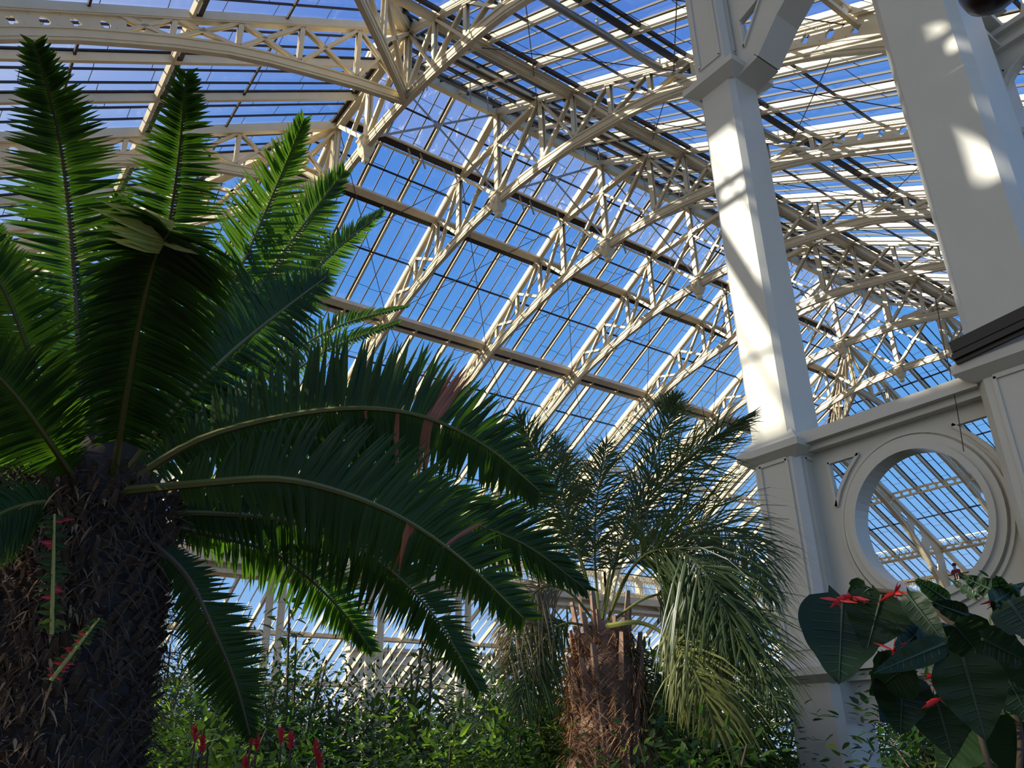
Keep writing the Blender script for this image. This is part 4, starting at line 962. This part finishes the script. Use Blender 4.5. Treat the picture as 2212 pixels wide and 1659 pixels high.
# thin young trees
for i, (x, D, top, sx_, lab) in enumerate([(905, 7.5, 1330, .25, 'slender young tree with a bare straight stem, below the white column pair in the centre'), (640, 8.5, 1300, .45, 'thin wispy tree with sparse narrow leaves beside the second column pair'), (745, 7.8, 1420, .3, 'thin climbing plant with lobed leaves between the column pairs'), (1500, 9, 1370, .5, 'young tree of broad leaves behind the drooping palm fronds')]):
    leafy('young_tree', gnd(x, D), hh(top, D), sx_, 260, .12, .035 if i != 3 else .09, [Mi, Ol], lab, 'tree', seed=100+i, stems=5, shape='fan')
# vine climbing beside the palm trunk
t = empty('climbing_vine', gnd(1180, 6.25)); rnd = random.Random(44); sm = MB(); lm = MB()
top = hh(1260, 6.25)
for k in range(7):
    pts = [Vector((rnd.gauss(0, .1), rnd.gauss(0, .1), top*rnd.uniform(.75, 1)*i/7)) for i in range(8)]; pts = catm(pts, 20); sm.tube(pts, .007, 5)
    for j in range(170):
        u = rnd.uniform(.1, 1)*20; q = min(int(u), 19); b = pts[q].lerp(pts[q+1], u-q) + Vector((rnd.gauss(0, .1), rnd.gauss(0, .1), rnd.gauss(0, .05)))
        blade(lm, b, Vector((rnd.gauss(0, 1), rnd.gauss(0, 1), rnd.uniform(-.8, .6))), Vector((rnd.gauss(0, .5), rnd.gauss(0, .5), 1)), rnd.uniform(.05, .11), rnd.uniform(.03, .055), .5, 3, mi=0 if rnd.random() < .75 else 1, wpos=.4)
sm.build('stems', TWIG, t); lm.build('foliage', [D_, Mi], t)['kind'] = 'stuff'
tag(t, 'dark leafy climbing vine hanging along the left side of the palm trunk', 'vine')
# unseen tall trees added left of the picture to shade the beds and cycad
for i, (x, y, h_, r_, n_) in enumerate([(-4.6, 1.6, 6.5, 1.3, 2400), (-4.4, 7.6, 7.4, .9, 700), (-6.4, 5.2, 6.8, 1.0, 500)]):
    leafy('added_shade_tree', (x, y, GZ), h_, r_, n_, .26, .10, [D_, Mi], 'unseen dark evergreen tree added left of the cycad for shade, %s of three' % pos[i], 'tree', seed=120+i, stems=16)
# red torch flowers at the bottom
for i, (x, y) in enumerate([(420, 1590), (437, 1612), (541, 1592), (553, 1606), (607, 1596), (628, 1604), (682, 1622), (530, 1655), (690, 1648)]):
    D = 4.6; e = at(x, y-18, D); b = at(x, y+16, D)
    t = empty('torch_flower', (b.x, b.y, GZ)); tp = e - t.location; q = b - t.location
    m_ = MB(); m_.tube([(0, 0, 0), q*.6, q], .006, 5); m_.build('stem', TWIG, t)
    m_ = MB(); rnd = random.Random(200+i)
    for j in range(26):
        u = j/26; blade(m_, q.lerp(tp, u), Vector((rnd.gauss(0, .5), rnd.gauss(0, .5), 1.0)), Vector((0, 1, 0)), .042*(1.1-u*.5), .012, -.1, 2)
    m_.build('bracts', RED, t)
    m_ = MB()
    for j in range(4): blade(m_, q*rnd.uniform(.85, .97), Vector((rnd.gauss(0, 1), rnd.gauss(0, 1), .3)), Vector((0, 0, 1)), .12, .04, .5, 3, wpos=.4)
    m_.build('leaves', Mi, t)
    tag(t, 'red torch flower spike ' + ['leftmost, leaning left of its neighbour', 'taller one of the leftmost pair', 'left of the pair under the hanging frond tip', 'right of the pair under the hanging frond tip', 'left one of the next pair to the right', 'right one of the third pair', 'rightmost, standing alone', 'low at the bottom edge below the frond tip', 'low at the bottom edge, furthest right'][i], 'flower', 'red torch flowers above the low shrubs')

# ---- the foreground plant with broad dark leaves and red flowers
fp = empty('red_flowered_plant', (at(2150, 1700, 1.5).x, at(2150, 1700, 1.5).y, GZ)); FO = fp.location.copy()
tag(fp, 'close dark broad-leaved plant with small red flowers in front of the round opening', 'plant')
def broad(b, tip, wpx, D, bend=.1, fold=.15, D2=None, cup=0):
    """heart shaped leaf between two picture points at real distances"""
    A = at(b[0], b[1], D); Bp = at(tip[0], tip[1], D2 or D); ax_ = Bp - A; L = ax_.length; t = ax_.normalized(); v = A.normalized(); s = t.cross(v).normalized(); nn = s.cross(t).normalized()
    wd = wpx/F*D; m_ = MB(); rows = 22; cols = 6
    vs = []
    for i in range(rows+1):
        u = i/rows
        w_ = (.5*wd*math.sin(math.pi*min(1, u**.60))**.8)*(1 - .25*u) + .5*wd*.02*(1-u)
        if u < .05: w_ = .16*wd
        for j in range(-cols//2, cols//2+1):
            x_ = j/(cols/2)
            back = -.10*L*max(0, 1-u*6)*abs(x_)**1.0*1.2
            vs.append(A - FO + t*(L*u + back) + s*w_*x_ - nn*(fold*abs(x_)*w_) + nn*bend*L*math.sin(math.pi*u)*.6 + nn*.002*math.sin(u*24)*abs(x_))
    n_ = cols+1; fs = [(i*n_+j, i*n_+j+1, (i+1)*n_+j+1, (i+1)*n_+j) for i in range(rows) for j in range(cols)]
    m_.add(vs, fs)
    o = m_.build('leaf', BROAD, fp, True)
    r_ = MB(); r_.tube([vs[i*n_ + cols//2] + nn*-.001 for i in range(rows+1)], [.0022*(1-.8*i/rows) for i in range(rows+1)], 5)
    for i in range(2, rows-2, 2):
        for sg in (-1, 1): r_.tube([vs[i*n_+cols//2], vs[min(rows, i+1)*n_ + cols//2 + sg*2]], .0008, 4)
    r_.build('veins', RIB, o)
    return o
LV = [((1820, 1290), (1812, 1480), 165, 1.25), ((1905, 1285), (1872, 1408), 125, 1.2), ((1775, 1330), (1812, 1440), 90, 1.28), ((1960, 1285), (2050, 1400), 60, 1.15), ((1940, 1420), (1900, 1455), 60, 1.2),
      ((2050, 1300), (1975, 1250), 40, 1.2), ((2165, 1285), (2068, 1240), 45, 1.15), ((2150, 1300), (2212, 1260), 60, 1.1), ((2040, 1390), (1885, 1455), 60, 1.1), ((2060, 1350), (2130, 1430), 110, 1.15),
      ((2010, 1345), (1935, 1410), 70, 1.25), ((2080, 1420), (2130, 1600), 130, 1.1), ((1960, 1440), (1880, 1500), 105, 1.22), ((1950, 1460), (1945, 1590), 105, 1.3), ((2120, 1380), (2240, 1440), 80, 1.1), ((2190, 1340), (2150, 1240), 55, 1.2),
      ((2150, 1420), (2230, 1560), 120, 1.2), ((2000, 1400), (2075, 1350), 80, 1.2), ((2090, 1330), (2010, 1300), 40, 1.2), ((2110, 1290), (2050, 1250), 22, 1.15), ((2180, 1300), (2240, 1380), 90, 1.1), ((2020, 1500), (2060, 1640), 110, 1.35),
      ((2200, 1560), (2180, 1690), 130, 1.35), ((1985, 1480), (1900, 1560), 90, 1.4), ((2100, 1560), (2030, 1680), 100, 1.5), ((2130, 1480), (2190, 1500), 110, 1.4), ((1850, 1290), (1880, 1270), 40, 1.2), ((1870, 1265), (1830, 1300), 55, 1.24)]
for i, (b, tp, wd, D) in enumerate(LV): broad(b, tp, wd*(1.0 if i < 3 or i > 8 else .85), D, D2=D*(1 + .04*((i*7) % 5 - 2)))
for pts in ([(2250, 1500), (2150, 1400), (2060, 1350), (2000, 1300), (1930, 1280), (1850, 1275)], [(2150, 1700), (2110, 1560), (2080, 1450), (2050, 1400), (1960, 1420)], [(2250, 1560), (2180, 1440), (2150, 1330), (2170, 1280)], [(2200, 1700), (2200, 1560), (2140, 1440)]):
    m_ = MB(); m_.tube(catm([at(x, y, 1.24) - FO for x, y in pts], 16), .004, 6); m_.build('stem', TWIG, fp, True)
m_ = MB(); a = at(2180, 1700, 1.24) - FO; m_.tube([Vector((0, 0, 0)), a], .008, 6); m_.build('stem', TWIG, fp)
for i, (x, y) in enumerate([(1812, 1297), (1838, 1290), (1932, 1282), (2150, 1275), (2165, 1295), (2020, 1460), (2030, 1510), (2110, 1440), (2040, 1480), (2195, 1300), (1930, 1405)]):
    m_ = MB(); rnd = random.Random(300+i); b = at(x, y, 1.17) - FO
    for j in range(9): blade(m_, b, Vector((rnd.gauss(0, .8), rnd.gauss(0, .8), rnd.uniform(-.6, 1))), Vector((0, 1, 0)), rnd.uniform(.014, .026), .006, .2, 2)
    m_.build('flower', RED, fp)

# ---- visitors on the far gallery
SKIN = mat('skin', (.50, .30, .22), .6, .1, 9); HAIR = mat('dark_hair', (.025, .017, .012), .7, .3, 30)
def person(px, lean, shirt, label, arms='phone', Y=None, plane=None, face=math.pi, pant=(.03, .035, .06)):
    p = onY(px, 1290, YG + .45) if plane is None else plane; z0 = GL
    t = empty('person', (p.x, p.y, z0), face); tag(t, label, 'person')
    me = bpy.data.meshes.new('body'); J = {}
    V_ = [(0, 0, .95), (0, .02, 1.15), (0, .03, 1.38), (0, .05, 1.50), (0, .06, 1.62), (0, .06, 1.73),
          (.17, .03, 1.42), (.23, .12, 1.18), (.12, .32, 1.22 if arms == 'phone' else 1.1), (-.17, .03, 1.42), (-.23, .12, 1.18), (-.12, .32, 1.22 if arms == 'phone' else 1.1),
          (.10, 0, .9), (.11, .02, .5), (.11, 0, .08), (.11, .14, .04), (-.10, 0, .9), (-.11, .02, .5), (-.11, 0, .08), (-.11, .14, .04)]
    E_ = [(0, 1), (1, 2), (2, 3), (3, 4), (4, 5), (2, 6), (6, 7), (7, 8), (2, 9), (9, 10), (10, 11), (0, 12), (12, 13), (13, 14), (14, 15), (0, 16), (16, 17), (17, 18), (18, 19)]
    RR = [.14, .14, .13, .055, .095, .08, .065, .05, .035, .065, .05, .035, .09, .06, .045, .04, .09, .06, .045, .04]
    def skin(name, vs, es, rs, mt, root=0):
        me = bpy.data.meshes.new(name); me.from_pydata(vs, es, []); me.materials.append(mt); o = bpy.data.objects.new(name, me); COL.objects.link(o); o.parent = t
        md = o.modifiers.new('s', 'SKIN'); sv = me.skin_vertices[0].data
        for i, r_ in enumerate(rs): sv[i].radius = (r_, r_*.85)
        sv[root].use_root = True; md.use_smooth_shade = True; o.modifiers.new('u', 'SUBSURF').render_levels = 2; return o
    skin('body', V_, E_, RR, SKIN)
    skin('shirt', V_[:3] + [V_[6], V_[7], V_[9], V_[10], (0, .04, 1.44)], [(0, 1), (1, 2), (2, 3), (3, 4), (2, 5), (5, 6), (2, 7)], [.155, .16, .15, .08, .062, .08, .062, .07], mat('shirt_%d' % int(px), shirt, .8, .2, 9))
    skin('trousers', [V_[0]] + V_[12:15] + V_[16:19], [(0, 1), (1, 2), (2, 3), (0, 4), (4, 5), (5, 6)], [.155, .105, .075, .06, .105, .075, .06], mat('trousers', pant, .8, .2, 9))
    m_ = MB(); m_.lathe([(.02, .115), (.07, .10), (.10, .05), (.105, 0), (.09, -.05)], (0, .045, 1.70), 14); m_.build('hair', HAIR, t, True)
    return t
person(1628, 0, (.035, .04, .09), 'person in a dark top with pale front leaning on the gallery rail, left of two')
person(1662, 0, (.05, .02, .02), 'person with dark hair and dark red top on the gallery, half hidden by the column', arms='rail')
q = onX(2072, 1262, XE-1.7); person(2072, 0, (.25, .03, .04), 'person in dark red on the far gallery, low inside the round opening', plane=q, face=math.pi/2)
